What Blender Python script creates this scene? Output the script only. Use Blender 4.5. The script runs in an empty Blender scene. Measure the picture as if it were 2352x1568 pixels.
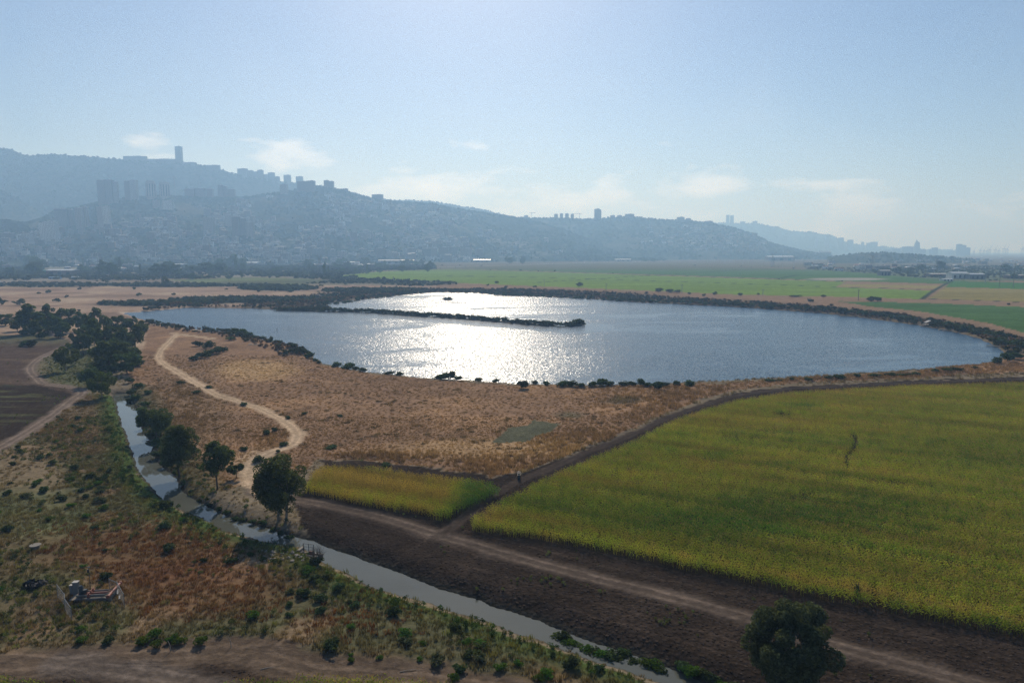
import bpy, bmesh, math, random
import numpy as np
from mathutils import Vector, Matrix, Euler

# ------------------------------------------------------------------ camera, sky, sun, exposure
SC = bpy.context.scene
COL = SC.collection
SW, SH, F0 = 2352.0, 1568.0, 1589.5          # map frame used to author the ground plan
CX, CY = SW / 2, SH / 2
HOR = 575.0
PITCH = math.atan((CY - HOR) / F0)
HC = 50.0                                      # drone height, m
CP, SP = math.cos(PITCH), math.sin(PITCH)
cam = bpy.data.objects.new('camera', bpy.data.cameras.new('camera'))
COL.objects.link(cam)
cam.location = (0, 0, HC)
cam.rotation_euler = (math.radians(90) - PITCH, 0, 0)
cam.data.sensor_width = 36.0
cam.data.lens = 36.0 * F0 / SW
cam.data.clip_start = 0.5
cam.data.clip_end = 60000
SC.camera = cam

SUN_EL, SUN_AZ = math.radians(34), math.radians(-4.0)
SUN_STR = 3.9
SKY_STR = 0.067
EXPOSURE = 0.12
HAZE_DENS = 2.15e-4
world = bpy.data.worlds.new('World')
SC.world = world
world.use_nodes = True
wn = world.node_tree.nodes
wl = world.node_tree.links
wn.clear()
w_out = wn.new('ShaderNodeOutputWorld')
w_bg = wn.new('ShaderNodeBackground')
w_bg.inputs['Strength'].default_value = SKY_STR
sky = wn.new('ShaderNodeTexSky')
sky.sky_type = 'NISHITA'
sky.sun_disc = False
sky.sun_elevation = SUN_EL
sky.sun_rotation = SUN_AZ
sky.altitude = 50
sky.air_density = 1.0
sky.dust_density = 0.6
sky.ozone_density = 2.5


def mth(nt, op, a, b=None, c=None, clamp=False):
    n = nt.nodes.new('ShaderNodeMath')
    n.operation = op
    n.use_clamp = clamp
    for i, v in enumerate((a, b, c)):
        if v is None:
            continue
        if isinstance(v, (int, float)):
            n.inputs[i].default_value = v
        else:
            nt.links.new(v, n.inputs[i])
    return n.outputs[0]


def mixc(nt, fac, a, b, mode='MIX'):
    n = nt.nodes.new('ShaderNodeMix')
    n.data_type = 'RGBA'
    n.blend_type = mode
    for sock, v in ((n.inputs[0], fac), (n.inputs[6], a), (n.inputs[7], b)):
        if isinstance(v, (int, float)):
            sock.default_value = v
        elif isinstance(v, (tuple, list)):
            sock.default_value = (*v[:3], 1)
        else:
            nt.links.new(v, sock)
    return n.outputs[2]


def ramp(nt, fac, stops):
    n = nt.nodes.new('ShaderNodeValToRGB')
    cr = n.color_ramp
    while len(cr.elements) < len(stops):
        cr.elements.new(0.5)
    for e, (p, c) in zip(cr.elements, stops):
        e.position = p
        e.color = (c, c, c, 1) if isinstance(c, (int, float)) else (*c[:3], 1)
    nt.links.new(fac, n.inputs[0])
    return n.outputs[0]


def noise(nt, vec, scale, detail=4, rough=0.5, dist=0.0, dims='3D'):
    n = nt.nodes.new('ShaderNodeTexNoise')
    n.noise_dimensions = dims
    n.inputs['Scale'].default_value = scale
    n.inputs['Detail'].default_value = detail
    n.inputs['Roughness'].default_value = rough
    n.inputs['Distortion'].default_value = dist
    if vec is not None:
        nt.links.new(vec, n.inputs['Vector'])
    return n


def mapping(nt, vec, scale=(1, 1, 1), loc=(0, 0, 0), rot=(0, 0, 0)):
    n = nt.nodes.new('ShaderNodeMapping')
    n.inputs['Scale'].default_value = scale
    n.inputs['Location'].default_value = loc
    n.inputs['Rotation'].default_value = rot
    nt.links.new(vec, n.inputs['Vector'])
    return n.outputs[0]


# low cumulus band over the whole horizon
W = world.node_tree
tc = wn.new('ShaderNodeTexCoord')
sep = wn.new('ShaderNodeSeparateXYZ')
wl.new(tc.outputs['Generated'], sep.inputs[0])
azi = mth(W, 'ARCTAN2', sep.outputs[0], sep.outputs[1])
ele = mth(W, 'ARCSINE', sep.outputs[2])
comb = wn.new('ShaderNodeCombineXYZ')
wl.new(mth(W, 'MULTIPLY', azi, 9.0), comb.inputs[0])
wl.new(mth(W, 'MULTIPLY', ele, 26.0), comb.inputs[1])
cn = noise(W, mapping(W, comb.outputs[0], loc=(7.7, 0.0, 1.3)), 1.0, 7, 0.55, 0.15).outputs['Fac']
cwarp = noise(W, comb.outputs[0], 0.33, 2, 0.5).outputs['Fac']
# cloud tops vary along the horizon: coverage falls with elevation
elev_t = mth(W, 'MULTIPLY_ADD', cwarp, 0.10, 0.045)            # local top, radians
cover = mth(W, 'SUBTRACT', 1.0, mth(W, 'DIVIDE', ele, elev_t))  # 1 at horizon, 0 at top
low = mth(W, 'MULTIPLY', mth(W, 'MAXIMUM', cover, -1.5), 0.20)
dens = mth(W, 'ADD', mth(W, 'MULTIPLY_ADD', cn, 1.4, -0.86), low)
for caz, cel, sax, sel, amp_ in ((-9, 5.2, 5.5, 1.4, .36), (5.5, 4.6, 9, 1.5, .34), (-17.5, 7.3, 3.4, 1.3, .30), (-36.5, 8.2, 1.8, .8, .27), (-26.5, 7.2, 1.4, 1.0, .25), (-2.6, 8.2, 1.0, .5, .20), (15, 4.9, 2.6, .9, .16), (22, 4.6, 2.6, .8, .12), (-55, 6, 5, 1.5, .22), (48, 5, 6, 1.5, .20), (75, 5.5, 7, 1.4, .22), (-90, 5, 8, 1.5, .22), (120, 6, 9, 1.5, .22), (170, 5, 10, 1.5, .22), (-140, 5.5, 9, 1.5, .22)):
    ga = mth(W, 'MULTIPLY_ADD', azi, 57.3 / sax, -caz / sax)
    ge = mth(W, 'MULTIPLY_ADD', ele, 57.3 / sel, -cel / sel)
    r2 = mth(W, 'ADD', mth(W, 'MULTIPLY', ga, ga), mth(W, 'MULTIPLY', ge, ge))
    dens = mth(W, 'MULTIPLY_ADD', mth(W, 'EXPONENT', mth(W, 'MULTIPLY', r2, -0.7)), amp_, dens)
cl = ramp(W, dens, [(0.0, 0.0), (0.18, 0.4), (0.5, 0.8)])
thin = noise(W, mapping(W, comb.outputs[0], scale=(0.4, 0.16, 1)), 1.0, 4, 0.6, 0.6).outputs['Fac']
wisps = ramp(W, thin, [(0.45, 0.0), (0.8, 0.12)])
wfade = mth(W, 'SUBTRACT', 1.0, mth(W, 'MULTIPLY', ele, 2.2), clamp=True)
cfac = mth(W, 'MAXIMUM', cl, mth(W, 'MULTIPLY', wisps, wfade))
above = mth(W, 'GREATER_THAN', ele, 0.0)
cfac = mth(W, 'MULTIPLY', cfac, above)
skyc = mixc(W, 1.0, sky.outputs[0], (0.92, 0.975, 1.11), "MULTIPLY")
ccol = mixc(W, cfac, skyc, (19.0, 18.4, 17.8))
wl.new(ccol, w_bg.inputs['Color'])
wl.new(w_bg.outputs[0], w_out.inputs['Surface'])

sl = bpy.data.lights.new('sun', 'SUN')
sl.energy = SUN_STR
sl.angle = math.radians(0.53)
sl.color = (1.0, 0.93, 0.82)
sun = bpy.data.objects.new('sun', sl)
COL.objects.link(sun)
SUNV = Vector((math.sin(SUN_AZ) * math.cos(SUN_EL), math.cos(SUN_AZ) * math.cos(SUN_EL), math.sin(SUN_EL)))
sun.rotation_euler = SUNV.to_track_quat('Z', 'Y').to_euler()
sun.location = (0, 0, 300)
SC.view_settings.view_transform = 'Standard'
SC.view_settings.look = 'None'
SC.view_settings.exposure = EXPOSURE
SC.view_settings.gamma = 1
SC.view_settings.use_curve_mapping = False
SC.render.engine = 'CYCLES'
cy = SC.cycles
cy.use_denoising = True
cy.denoiser = 'OPENIMAGEDENOISE'
cy.denoising_input_passes = 'RGB_ALBEDO_NORMAL'
cy.denoising_prefilter = 'NONE'
cy.max_bounces = 6
cy.diffuse_bounces = 2
cy.glossy_bounces = 3
cy.transmission_bounces = 3
cy.volume_bounces = 1
cy.transparent_max_bounces = 8
cy.caustics_reflective = False
cy.caustics_refractive = False
cy.sample_clamp_direct = 0
cy.sample_clamp_indirect = 4

# ------------------------------------------------------------------ helpers
R = random.Random(11)
RNG = np.random.default_rng(7)


def hsh(ix, iy, seed):
    n = (ix.astype(np.int64) * 374761393 + iy.astype(np.int64) * 668265263 + seed * 974634777) & 0xFFFFFFFF
    n = ((n ^ (n >> 13)) * 1274126177) & 0xFFFFFFFF
    n = n ^ (n >> 16)
    return (n & 0xFFFF) / 65535.0


def vnoise(x, y, s, seed=0, octv=3):
    """value noise 0..1, feature size s metres"""
    x = np.asarray(x, float) / s
    y = np.asarray(y, float) / s
    tot = 0.0
    amp = 1.0
    norm = 0.0
    for o in range(octv):
        fx, fy = np.floor(x), np.floor(y)
        tx, ty = x - fx, y - fy
        tx = tx * tx * (3 - 2 * tx)
        ty = ty * ty * (3 - 2 * ty)
        ix, iy = fx.astype(np.int64), fy.astype(np.int64)
        a = hsh(ix, iy, seed + o)
        b = hsh(ix + 1, iy, seed + o)
        c = hsh(ix, iy + 1, seed + o)
        d = hsh(ix + 1, iy + 1, seed + o)
        tot = tot + amp * ((a * (1 - tx) + b * tx) * (1 - ty) + (c * (1 - tx) + d * tx) * ty)
        norm += amp
        amp *= 0.5
        x = x * 2.03 + 11.3
        y = y * 2.03 + 5.7
    return tot / norm


def sst(a, b, x):
    t = np.clip((x - a) / (b - a), 0, 1)
    return t * t * (3 - 2 * t)


def unproj(u, v, z=0.0):
    dx = (u - CX)
    dy = F0 * CP + (CY - v) * SP
    dz = -F0 * SP + (CY - v) * CP
    t = (z - HC) / dz
    return dx * t, dy * t


def proj(x, y, z=0.0):
    zz = z - HC
    dep = y * CP - zz * SP
    up = y * SP + zz * CP
    return CX + F0 * x / dep, CY - F0 * up / dep


def P2W(pts, z=0.0):
    return np.array([unproj(u, v, z) for u, v in pts])


def mpp(v):
    """metres per map pixel for something standing on the ground at row v"""
    return HC / (v - HOR)


def inpoly(x, y, poly):
    inside = np.zeros(x.shape, bool)
    n = len(poly)
    for i in range(n):
        x1, y1 = poly[i]
        x2, y2 = poly[(i + 1) % n]
        if y1 == y2:
            continue
        c = ((y1 > y) != (y2 > y)) & (x < (x2 - x1) * (y - y1) / (y2 - y1) + x1)
        inside ^= c
    return inside


def dseg(x, y, poly, closed=False):
    """distance to polyline; also signed lateral offset of nearest segment"""
    best = np.full(x.shape, 1e12)
    lat = np.zeros(x.shape)
    n = len(poly)
    for i in range(n if closed else n - 1):
        x1, y1 = poly[i]
        x2, y2 = poly[(i + 1) % n]
        ex, ey = x2 - x1, y2 - y1
        L2 = ex * ex + ey * ey + 1e-9
        t = np.clip(((x - x1) * ex + (y - y1) * ey) / L2, 0, 1)
        ddx, ddy = x - (x1 + t * ex), y - (y1 + t * ey)
        d = ddx * ddx + ddy * ddy
        m = d < best
        best = np.where(m, d, best)
        cr = (ex * (y - y1) - ey * (x - x1)) / math.sqrt(L2)
        lat = np.where(m, cr, lat)
    return np.sqrt(best), lat


def sdist(x, y, poly):
    d, _ = dseg(x, y, poly, True)
    return np.where(inpoly(x, y, poly), -d, d)


def catmull(pts, n=6):
    pts = np.array(pts, float)
    P = np.vstack([2 * pts[0] - pts[1], pts, 2 * pts[-1] - pts[-2]])
    out = []
    for i in range(1, len(P) - 2):
        for k in range(n):
            t = k / n
            out.append(0.5 * ((2 * P[i]) + (-P[i - 1] + P[i + 1]) * t + (2 * P[i - 1] - 5 * P[i] + 4 * P[i + 1] - P[i + 2]) * t * t
                              + (-P[i - 1] + 3 * P[i] - 3 * P[i + 1] + P[i + 2]) * t ** 3))
    out.append(P[-2])
    return np.array(out)


def tag(o, label=None, cat=None, group=None, kind=None):
    if label: o['label'] = label
    if cat: o['category'] = cat
    if group: o['group'] = group
    if kind: o['kind'] = kind
    return o


def link(name, me, parent=None, loc=None, mat=None):
    o = bpy.data.objects.new(name, me)
    COL.objects.link(o)
    if parent: o.parent = parent
    if loc is not None: o.location = loc
    if mat is not None and me is not None:
        me.materials.clear()
        me.materials.append(mat)
    return o


def empty(name, loc, rz=0, label=None, cat=None, group=None):
    o = bpy.data.objects.new(name, None)
    COL.objects.link(o)
    o.location = loc
    o.rotation_euler = (0, 0, rz)
    o.empty_display_size = 0.5
    return tag(o, label, cat, group)


def mesh_np(name, V, Fq, mat=None, smooth=False):
    me = bpy.data.meshes.new(name)
    V = np.asarray(V, np.float32)
    Fq = np.asarray(Fq, np.int32)
    k = Fq.shape[1]
    me.vertices.add(len(V))
    me.vertices.foreach_set('co', V.ravel())
    me.loops.add(Fq.size)
    me.loops.foreach_set('vertex_index', Fq.ravel())
    me.polygons.add(len(Fq))
    me.polygons.foreach_set('loop_start', np.arange(0, Fq.size, k, dtype=np.int32))
    me.polygons.foreach_set('loop_total', np.full(len(Fq), k, np.int32))
    if smooth:
        me.polygons.foreach_set('use_smooth', np.ones(len(Fq), bool))
    me.update(calc_edges=True)
    if mat: me.materials.append(mat)
    return me


def set_col(me, name, C):
    a = me.color_attributes.new(name, 'FLOAT_COLOR', 'POINT')
    C4 = np.ones((len(C), 4), np.float32)
    C4[:, :3] = C
    a.data.foreach_set('color', C4.ravel())


def set_f(me, name, A):
    a = me.attributes.new(name, 'FLOAT', 'POINT')
    a.data.foreach_set('value', np.asarray(A, np.float32))


class MB:
    """collects simple solids into one mesh"""
    def __init__(s):
        s.v, s.f = [], []

    def box(s, c, d, rz=0, taper=1.0, rot=None):
        m = rot if rot is not None else Matrix.Rotation(rz, 3, 'Z')
        b = len(s.v)
        for sz in (-1, 1):
            k = taper if sz > 0 else 1
            for sx, sy in ((-1, -1), (1, -1), (1, 1), (-1, 1)):
                p = m @ Vector((sx * d[0] / 2 * k, sy * d[1] / 2 * k, sz * d[2] / 2))
                s.v.append((c[0] + p.x, c[1] + p.y, c[2] + p.z))
        for q in ((0, 3, 2, 1), (4, 5, 6, 7), (0, 1, 5, 4), (1, 2, 6, 5), (2, 3, 7, 6), (3, 0, 4, 7)):
            s.f.append([b + i for i in q])
        return s

    def tube(s, a, b_, r, r2=None, n=6, cap=True):
        a, b_ = Vector(a), Vector(b_)
        r2 = r if r2 is None else r2
        d = (b_ - a)
        q = d.to_track_quat('Z', 'Y')
        o = len(s.v)
        for p, rr in ((a, r), (b_, r2)):
            for i in range(n):
                t = 2 * math.pi * i / n
                w = p + q @ Vector((math.cos(t) * rr, math.sin(t) * rr, 0))
                s.v.append(tuple(w))
        for i in range(n):
            j = (i + 1) % n
            s.f.append([o + i, o + j, o + n + j, o + n + i])
        if cap:
            s.f.append([o + i for i in range(n)][::-1])
            s.f.append([o + n + i for i in range(n)])
        return s

    def path(s, pts, rs, n=6):
        for i in range(len(pts) - 1):
            s.tube(pts[i], pts[i + 1], rs[i], rs[i + 1], n, True)
        return s

    def prism(s, outline, z0, z1):
        b = len(s.v)
        n = len(outline)
        for z in (z0, z1):
            for x, y in outline:
                s.v.append((x, y, z))
        for i in range(n):
            j = (i + 1) % n
            s.f.append([b + i, b + j, b + n + j, b + n + i])
        s.f.append([b + i for i in range(n)][::-1])
        s.f.append([b + n + i for i in range(n)])
        return s

    def mesh(s, name, mat=None):
        me = bpy.data.meshes.new(name)
        me.from_pydata(s.v, [], s.f)
        me.update()
        if mat: me.materials.append(mat)
        return me

    def build(s, name, mat, parent=None, loc=None):
        return link(name, s.mesh(name, mat), parent, loc)


# ------------------------------------------------------------------ materials
def newmat(name):
    m = bpy.data.materials.new(name)
    m.use_nodes = True
    nt = m.node_tree
    for n in list(nt.nodes):
        if n.type != 'OUTPUT_MATERIAL':
            nt.nodes.remove(n)
    out = [n for n in nt.nodes if n.type == 'OUTPUT_MATERIAL'][0]
    return m, nt, out


def pbsdf(nt, col, rough=0.8, spec=0.3, metal=0.0, normal=None):
    b = nt.nodes.new('ShaderNodeBsdfPrincipled')
    if isinstance(col, (tuple, list)):
        b.inputs['Base Color'].default_value = (*col[:3], 1)
    else:
        nt.links.new(col, b.inputs['Base Color'])
    if isinstance(rough, (int, float)):
        b.inputs['Roughness'].default_value = rough
    else:
        nt.links.new(rough, b.inputs['Roughness'])
    b.inputs['Specular IOR Level'].default_value = spec
    b.inputs['Metallic'].default_value = metal
    if normal is not None:
        nt.links.new(normal, b.inputs['Normal'])
    return b


def objpos(nt):
    return nt.nodes.new('ShaderNodeNewGeometry').outputs['Position']


def simple_mat(name, col, rough=0.8, var=0.25, scale=2.0, spec=0.3, metal=0.0):
    m, nt, out = newmat(name)
    tcn = nt.nodes.new('ShaderNodeTexCoord').outputs['Object']
    n1 = noise(nt, tcn, scale, 5, 0.6).outputs['Fac']
    c = mixc(nt, mth(nt, 'MULTIPLY', n1, var * 2), col, tuple(x * 0.45 for x in col))
    bm_ = nt.nodes.new('ShaderNodeBump')
    bm_.inputs['Strength'].default_value = 0.3
    bm_.inputs['Distance'].default_value = 0.02
    nt.links.new(n1, bm_.inputs['Height'])
    b = pbsdf(nt, c, rough, spec, metal, bm_.outputs[0])
    nt.links.new(b.outputs[0], out.inputs['Surface'])
    return m


def leaf_mat(name, attr=None, col=(0.06, 0.09, 0.03), trans=0.35, var=0.5, inst=False, rough=0.6, randobj=0.0, nscale=0.6):
    """foliage: diffuse + translucent; colour from an attribute or fixed, with noise"""
    m, nt, out = newmat(name)
    if attr:
        a = nt.nodes.new('ShaderNodeAttribute')
        a.attribute_name = attr
        a.attribute_type = 'INSTANCER' if inst else 'GEOMETRY'
        c = a.outputs['Color']
    else:
        rgb = nt.nodes.new('ShaderNodeRGB')
        rgb.outputs[0].default_value = (*col, 1)
        c = rgb.outputs[0]
    pos = objpos(nt)
    n1 = noise(nt, pos, nscale, 3, 0.6).outputs['Fac']
    f = mth(nt, 'MULTIPLY_ADD', n1, var * 2.2, 1.0 - var * 1.1)
    isl = nt.nodes.new('ShaderNodeNewGeometry').outputs['Random Per Island']
    f = mth(nt, 'MULTIPLY', f, mth(nt, 'MULTIPLY_ADD', isl, 0.7, 0.65))
    if randobj:
        oi = nt.nodes.new('ShaderNodeObjectInfo').outputs['Random']
        f = mth(nt, 'MULTIPLY', f, mth(nt, 'MULTIPLY_ADD', oi, randobj, 1 - randobj / 2))
        hs = nt.nodes.new('ShaderNodeHueSaturation')
        nt.links.new(mth(nt, 'MULTIPLY_ADD', oi, 0.05, 0.475), hs.inputs['Hue'])
        nt.links.new(c, hs.inputs['Color'])
        c = hs.outputs[0]
    mul = nt.nodes.new('ShaderNodeVectorMath')
    mul.operation = 'SCALE'
    nt.links.new(c, mul.inputs[0])
    nt.links.new(f, mul.inputs['Scale'])
    c = mul.outputs[0]
    d = nt.nodes.new('ShaderNodeBsdfDiffuse')
    t = nt.nodes.new('ShaderNodeBsdfTranslucent')
    nt.links.new(c, d.inputs['Color'])
    warm = mixc(nt, 1.0, c, (1.15, 1.1, 0.6), 'MULTIPLY')
    nt.links.new(warm, t.inputs['Color'])
    mx = nt.nodes.new('ShaderNodeMixShader')
    mx.inputs[0].default_value = trans
    nt.links.new(d.outputs[0], mx.inputs[1])
    nt.links.new(t.outputs[0], mx.inputs[2])
    nt.links.new(mx.outputs[0], out.inputs['Surface'])
    return m


def ground_mat():
    m, nt, out = newmat('ground_material')
    a = nt.nodes.new('ShaderNodeVertexColor')
    a.layer_name = 'col'
    c = a.outputs[0]
    pos = objpos(nt)
    n1 = noise(nt, pos, 0.9, 6, 0.62).outputs['Fac']
    n2 = noise(nt, pos, 0.13, 5, 0.6, 0.4).outputs['Fac']
    n3 = noise(nt, mapping(nt, pos, scale=(0.012, 0.03, 1)), 1.0, 5, 0.6).outputs['Fac']
    f = mth(nt, 'MULTIPLY', mth(nt, 'MULTIPLY_ADD', n1, 1.5, 0.25), mth(nt, 'MULTIPLY_ADD', n2, 1.0, 0.5))
    f = mth(nt, 'MULTIPLY', f, mth(nt, 'MULTIPLY_ADD', n3, 0.5, 0.75))

    def att(nm):
        q = nt.nodes.new('ShaderNodeAttribute')
        q.attribute_name = nm
        return q.outputs['Fac']
    # wheel ruts from the lateral offset of the track
    lat = att('lat')
    wob = mth(nt, 'MULTIPLY_ADD', noise(nt, pos, 0.25, 3, 0.6).outputs['Fac'], 0.8, -0.4)
    la = mth(nt, 'ABSOLUTE', mth(nt, 'ADD', lat, wob))
    rut = mth(nt, 'ABSOLUTE', mth(nt, 'SUBTRACT', la, 0.95))
    rutm = ramp(nt, rut, [(0.15, 1.0), (0.6, 0.0)])
    rutm = mth(nt, 'MULTIPLY', rutm, att('trk'))
    rutc = mth(nt, 'MULTIPLY_ADD', n1, 0.7, 0.35)
    f = mth(nt, 'MULTIPLY', f, mth(nt, 'MULTIPLY_ADD', rutm, rutc, 1.0))
    # ploughing / drag lines in the bare soil
    pl = att('plow')
    ln = mth(nt, 'SINE', mth(nt, 'MULTIPLY', mth(nt, 'ADD', lat, mth(nt, 'MULTIPLY', wob, 2.4)), 1.65))
    lnm = mth(nt, 'MULTIPLY', ramp(nt, ln, [(0.80, 0.0), (0.98, 1.0)]), n2)
    f = mth(nt, 'MULTIPLY', f, mth(nt, 'ADD', 1.0, mth(nt, 'MULTIPLY', mth(nt, 'MULTIPLY', lnm, pl), 0.7)))
    # clods
    vor = nt.nodes.new('ShaderNodeTexVoronoi')
    vor.inputs['Scale'].default_value = 1.7
    nt.links.new(pos, vor.inputs['Vector'])
    clod = mth(nt, 'MULTIPLY', vor.outputs['Distance'], pl)
    f = mth(nt, 'MULTIPLY', f, mth(nt, 'SUBTRACT', 1.25, mth(nt, 'MULTIPLY', clod, 0.45)))
    # row crops: fine lines across the far fields
    cr = att('crop')
    rows = noise(nt, mapping(nt, pos, scale=(0.004, 0.09, 1), rot=(0, 0, 0.12)), 1.0, 6, 0.7).outputs['Fac']
    f = mth(nt, 'MULTIPLY', f, mth(nt, 'ADD', 1.0, mth(nt, 'MULTIPLY', mth(nt, 'MULTIPLY_ADD', rows, 1.2, -0.6), cr)))
    mul = nt.nodes.new('ShaderNodeVectorMath')
    mul.operation = 'SCALE'
    nt.links.new(c, mul.inputs[0])
    nt.links.new(f, mul.inputs['Scale'])
    bmp = nt.nodes.new('ShaderNodeBump')
    bmp.inputs['Strength'].default_value = 0.8
    bmp.inputs['Distance'].default_value = 0.35
    h = mth(nt, 'ADD', n1, mth(nt, 'MULTIPLY', clod, -0.5))
    nt.links.new(h, bmp.inputs['Height'])
    d = nt.nodes.new('ShaderNodeBsdfDiffuse')
    nt.links.new(mul.outputs[0], d.inputs['Color'])
    nt.links.new(bmp.outputs[0], d.inputs['Normal'])
    nt.links.new(d.outputs[0], out.inputs['Surface'])
    return m


def water_mat(name, base, amp, scale, rough, calm=True, murk=0.0):
    m, nt, out = newmat(name)
    pos = objpos(nt)
    p2 = mapping(nt, pos, scale=(0.8, 1.25, 1), rot=(0, 0, 0.25))
    nz = noise(nt, p2, scale, 3, 0.65)
    nz2 = noise(nt, mapping(nt, pos, scale=(0.06, 0.11, 1), rot=(0, 0, -0.3)), 1.0, 4, 0.6)
    v = nt.nodes.new('ShaderNodeVectorMath')
    v.operation = 'SUBTRACT'
    nt.links.new(nz.outputs['Color'], v.inputs[0])
    v.inputs[1].default_value = (0.5, 0.5, 0.5)
    a = amp
    if calm:
        pc = noise(nt, mapping(nt, pos, scale=(0.010, 0.020, 1), rot=(0, 0, -0.25), loc=(2, 1, 0)), 1.0, 5, 0.6, 1.2).outputs['Fac']
        att = nt.nodes.new('ShaderNodeAttribute')
        att.attribute_name = 'calm'
        k = ramp(nt, mth(nt, 'SUBTRACT', pc, mth(nt, 'MULTIPLY', att.outputs['Fac'], 0.35)), [(0.36, 0.18), (0.45, 0.75), (0.7, 1.1)])
        a = mth(nt, 'MULTIPLY', k, amp)
    s = nt.nodes.new('ShaderNodeVectorMath')
    s.operation = 'SCALE'
    nt.links.new(v.outputs[0], s.inputs[0])
    if isinstance(a, float):
        s.inputs['Scale'].default_value = a
    else:
        nt.links.new(a, s.inputs['Scale'])
    sx = nt.nodes.new('ShaderNodeSeparateXYZ')
    nt.links.new(s.outputs[0], sx.inputs[0])
    cx = nt.nodes.new('ShaderNodeCombineXYZ')
    nt.links.new(mth(nt, 'MULTIPLY', sx.outputs[0], 0.75), cx.inputs[0])
    nt.links.new(mth(nt, 'MULTIPLY', sx.outputs[1], 1.55), cx.inputs[1])
    cx.inputs[2].default_value = 1.0
    nrm = nt.nodes.new('ShaderNodeVectorMath')
    nrm.operation = 'NORMALIZE'
    nt.links.new(cx.outputs[0], nrm.inputs[0])
    bc = mixc(nt, nz2.outputs['Fac'], tuple(x * 0.7 for x in base), tuple(x * 1.3 for x in base))
    b = pbsdf(nt, bc, rough, 0.5, 0.0, nrm.outputs[0])
    b.inputs['IOR'].default_value = 1.33
    nt.links.new(b.outputs[0], out.inputs['Surface'])
    return m


def hill_mat():
    m, nt, out = newmat('hill_forest_material')
    pos = objpos(nt)
    n1 = noise(nt, pos, 0.035, 6, 0.7).outputs['Fac']
    n2 = noise(nt, pos, 0.0035, 5, 0.6, 0.5).outputs['Fac']
    c = ramp(nt, n1, [(0.35, (0.020, 0.030, 0.012)), (0.52, (0.045, 0.055, 0.025)), (0.66, (0.11, 0.10, 0.065))])
    c2 = mixc(nt, ramp(nt, n2, [(0.5, 0.0), (0.68, 0.6)]), c, (0.16, 0.14, 0.11))
    at = nt.nodes.new('ShaderNodeVertexColor')
    at.layer_name = 'city'
    c3 = mixc(nt, mth(nt, 'MULTIPLY', at.outputs[0], ramp(nt, n1, [(0.42, 0.0), (0.62, 0.9)])), c2, (0.30, 0.27, 0.24))
    bmp = nt.nodes.new('ShaderNodeBump')
    bmp.inputs['Strength'].default_value = 0.7
    bmp.inputs['Distance'].default_value = 12
    nt.links.new(n1, bmp.inputs['Height'])
    d = nt.nodes.new('ShaderNodeBsdfDiffuse')
    nt.links.new(c3, d.inputs['Color'])
    nt.links.new(bmp.outputs[0], d.inputs['Normal'])
    nt.links.new(d.outputs[0], out.inputs['Surface'])
    return m
# ------------------------------------------------------------------ ground plan (authored on the map frame, laid on the ground)
LAKE_Z, STREAM_Z = -1.0, -1.3
LAKE = P2W([(282, 719), (330, 716), (380, 711), (425, 707), (500, 707), (588, 709), (680, 714), (745, 717), (757, 706), (750, 696), (830, 688), (914, 679), (977, 672), (1014, 671), (1102, 673), (1164, 678), (1338, 685), (1465, 694),
            (1690, 705), (1803, 713), (1915, 722), (2000, 732), (2112, 747), (2183, 761), (2253, 778), (2284, 793), (2309, 809), (2313, 815), (2300, 822),
            (2281, 832), (2233, 839), (2100, 850), (1950, 860), (1800, 869), (1650, 876), (1500, 883), (1400, 885), (1300, 885), (1179, 882), (1064, 874), (972, 869), (840, 855),
            (760, 840), (734, 832), (690, 799), (639, 787), (589, 777), (510, 762), (450, 758), (400, 749), (337, 736), (305, 728)], LAKE_Z)
SPIT = [unproj(u, v, LAKE_Z) for u, v in [(640, 713), (745, 715), (850, 718), (950, 725), (1050, 731), (1150, 739), (1240, 747), (1300, 749), (1334, 745)]]
SPIT = catmull(SPIT, 4)
ISLE = [unproj(1027, 689, LAKE_Z), unproj(1001, 694, LAKE_Z)]
S_L = [(259, 905), (268, 930), (273, 955), (277, 968), (293, 1005), (305, 1044), (316, 1081), (344, 1114), (371, 1146), (398, 1165), (458, 1189), (489, 1202),
       (515, 1224), (567, 1234), (618, 1247), (660, 1254), (700, 1262), (744, 1296), (814, 1326), (847, 1346), (914, 1368), (989, 1388), (1029, 1401), (1104, 1423), (1189, 1458), (1254, 1476),
       (1329, 1506), (1391, 1528), (1454, 1546), (1530, 1574), (1700, 1640)]
S_R = [(297, 903), (305, 919), (316, 944), (320, 970), (332, 997), (350, 1014), (352, 1036), (366, 1067), (402, 1091), (425, 1132), (458, 1152), (502, 1177), (567, 1197),
       (631, 1218), (683, 1234), (716, 1240), (740, 1250), (824, 1281), (864, 1296), (939, 1323), (1014, 1353), (1102, 1378), (1129, 1391), (1204, 1413), (1266, 1436), (1329, 1463),
       (1404, 1483), (1466, 1506), (1529, 1526), (1616, 1566), (1780, 1625)]
STREAM = P2W(S_L + S_R[::-1], STREAM_Z)
TRK_MAIN = catmull(P2W([(590, 1128), (665, 1146), (700, 1150), (768, 1163), (868, 1186), (993, 1224), (1068, 1245), (1168, 1275), (1279, 1305), (1404, 1337), (1529, 1368), (1616, 1390),
                        (1696, 1412), (1800, 1442), (1931, 1486), (2066, 1522), (2200, 1560), (2400, 1620), (2600, 1690)]), 4)
TRK_GAP = catmull(P2W([(1020, 1222), (1060, 1195), (1110, 1150), (1155, 1125), (1195, 1103), (1254, 1079), (1341, 1040), (1404, 1017), (1466, 991), (1519, 965), (1566, 946), (1616, 930),
                       (1695, 908), (1804, 893), (1929, 887), (2086, 879), (2250, 873), (2420, 867)]), 4)
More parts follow.
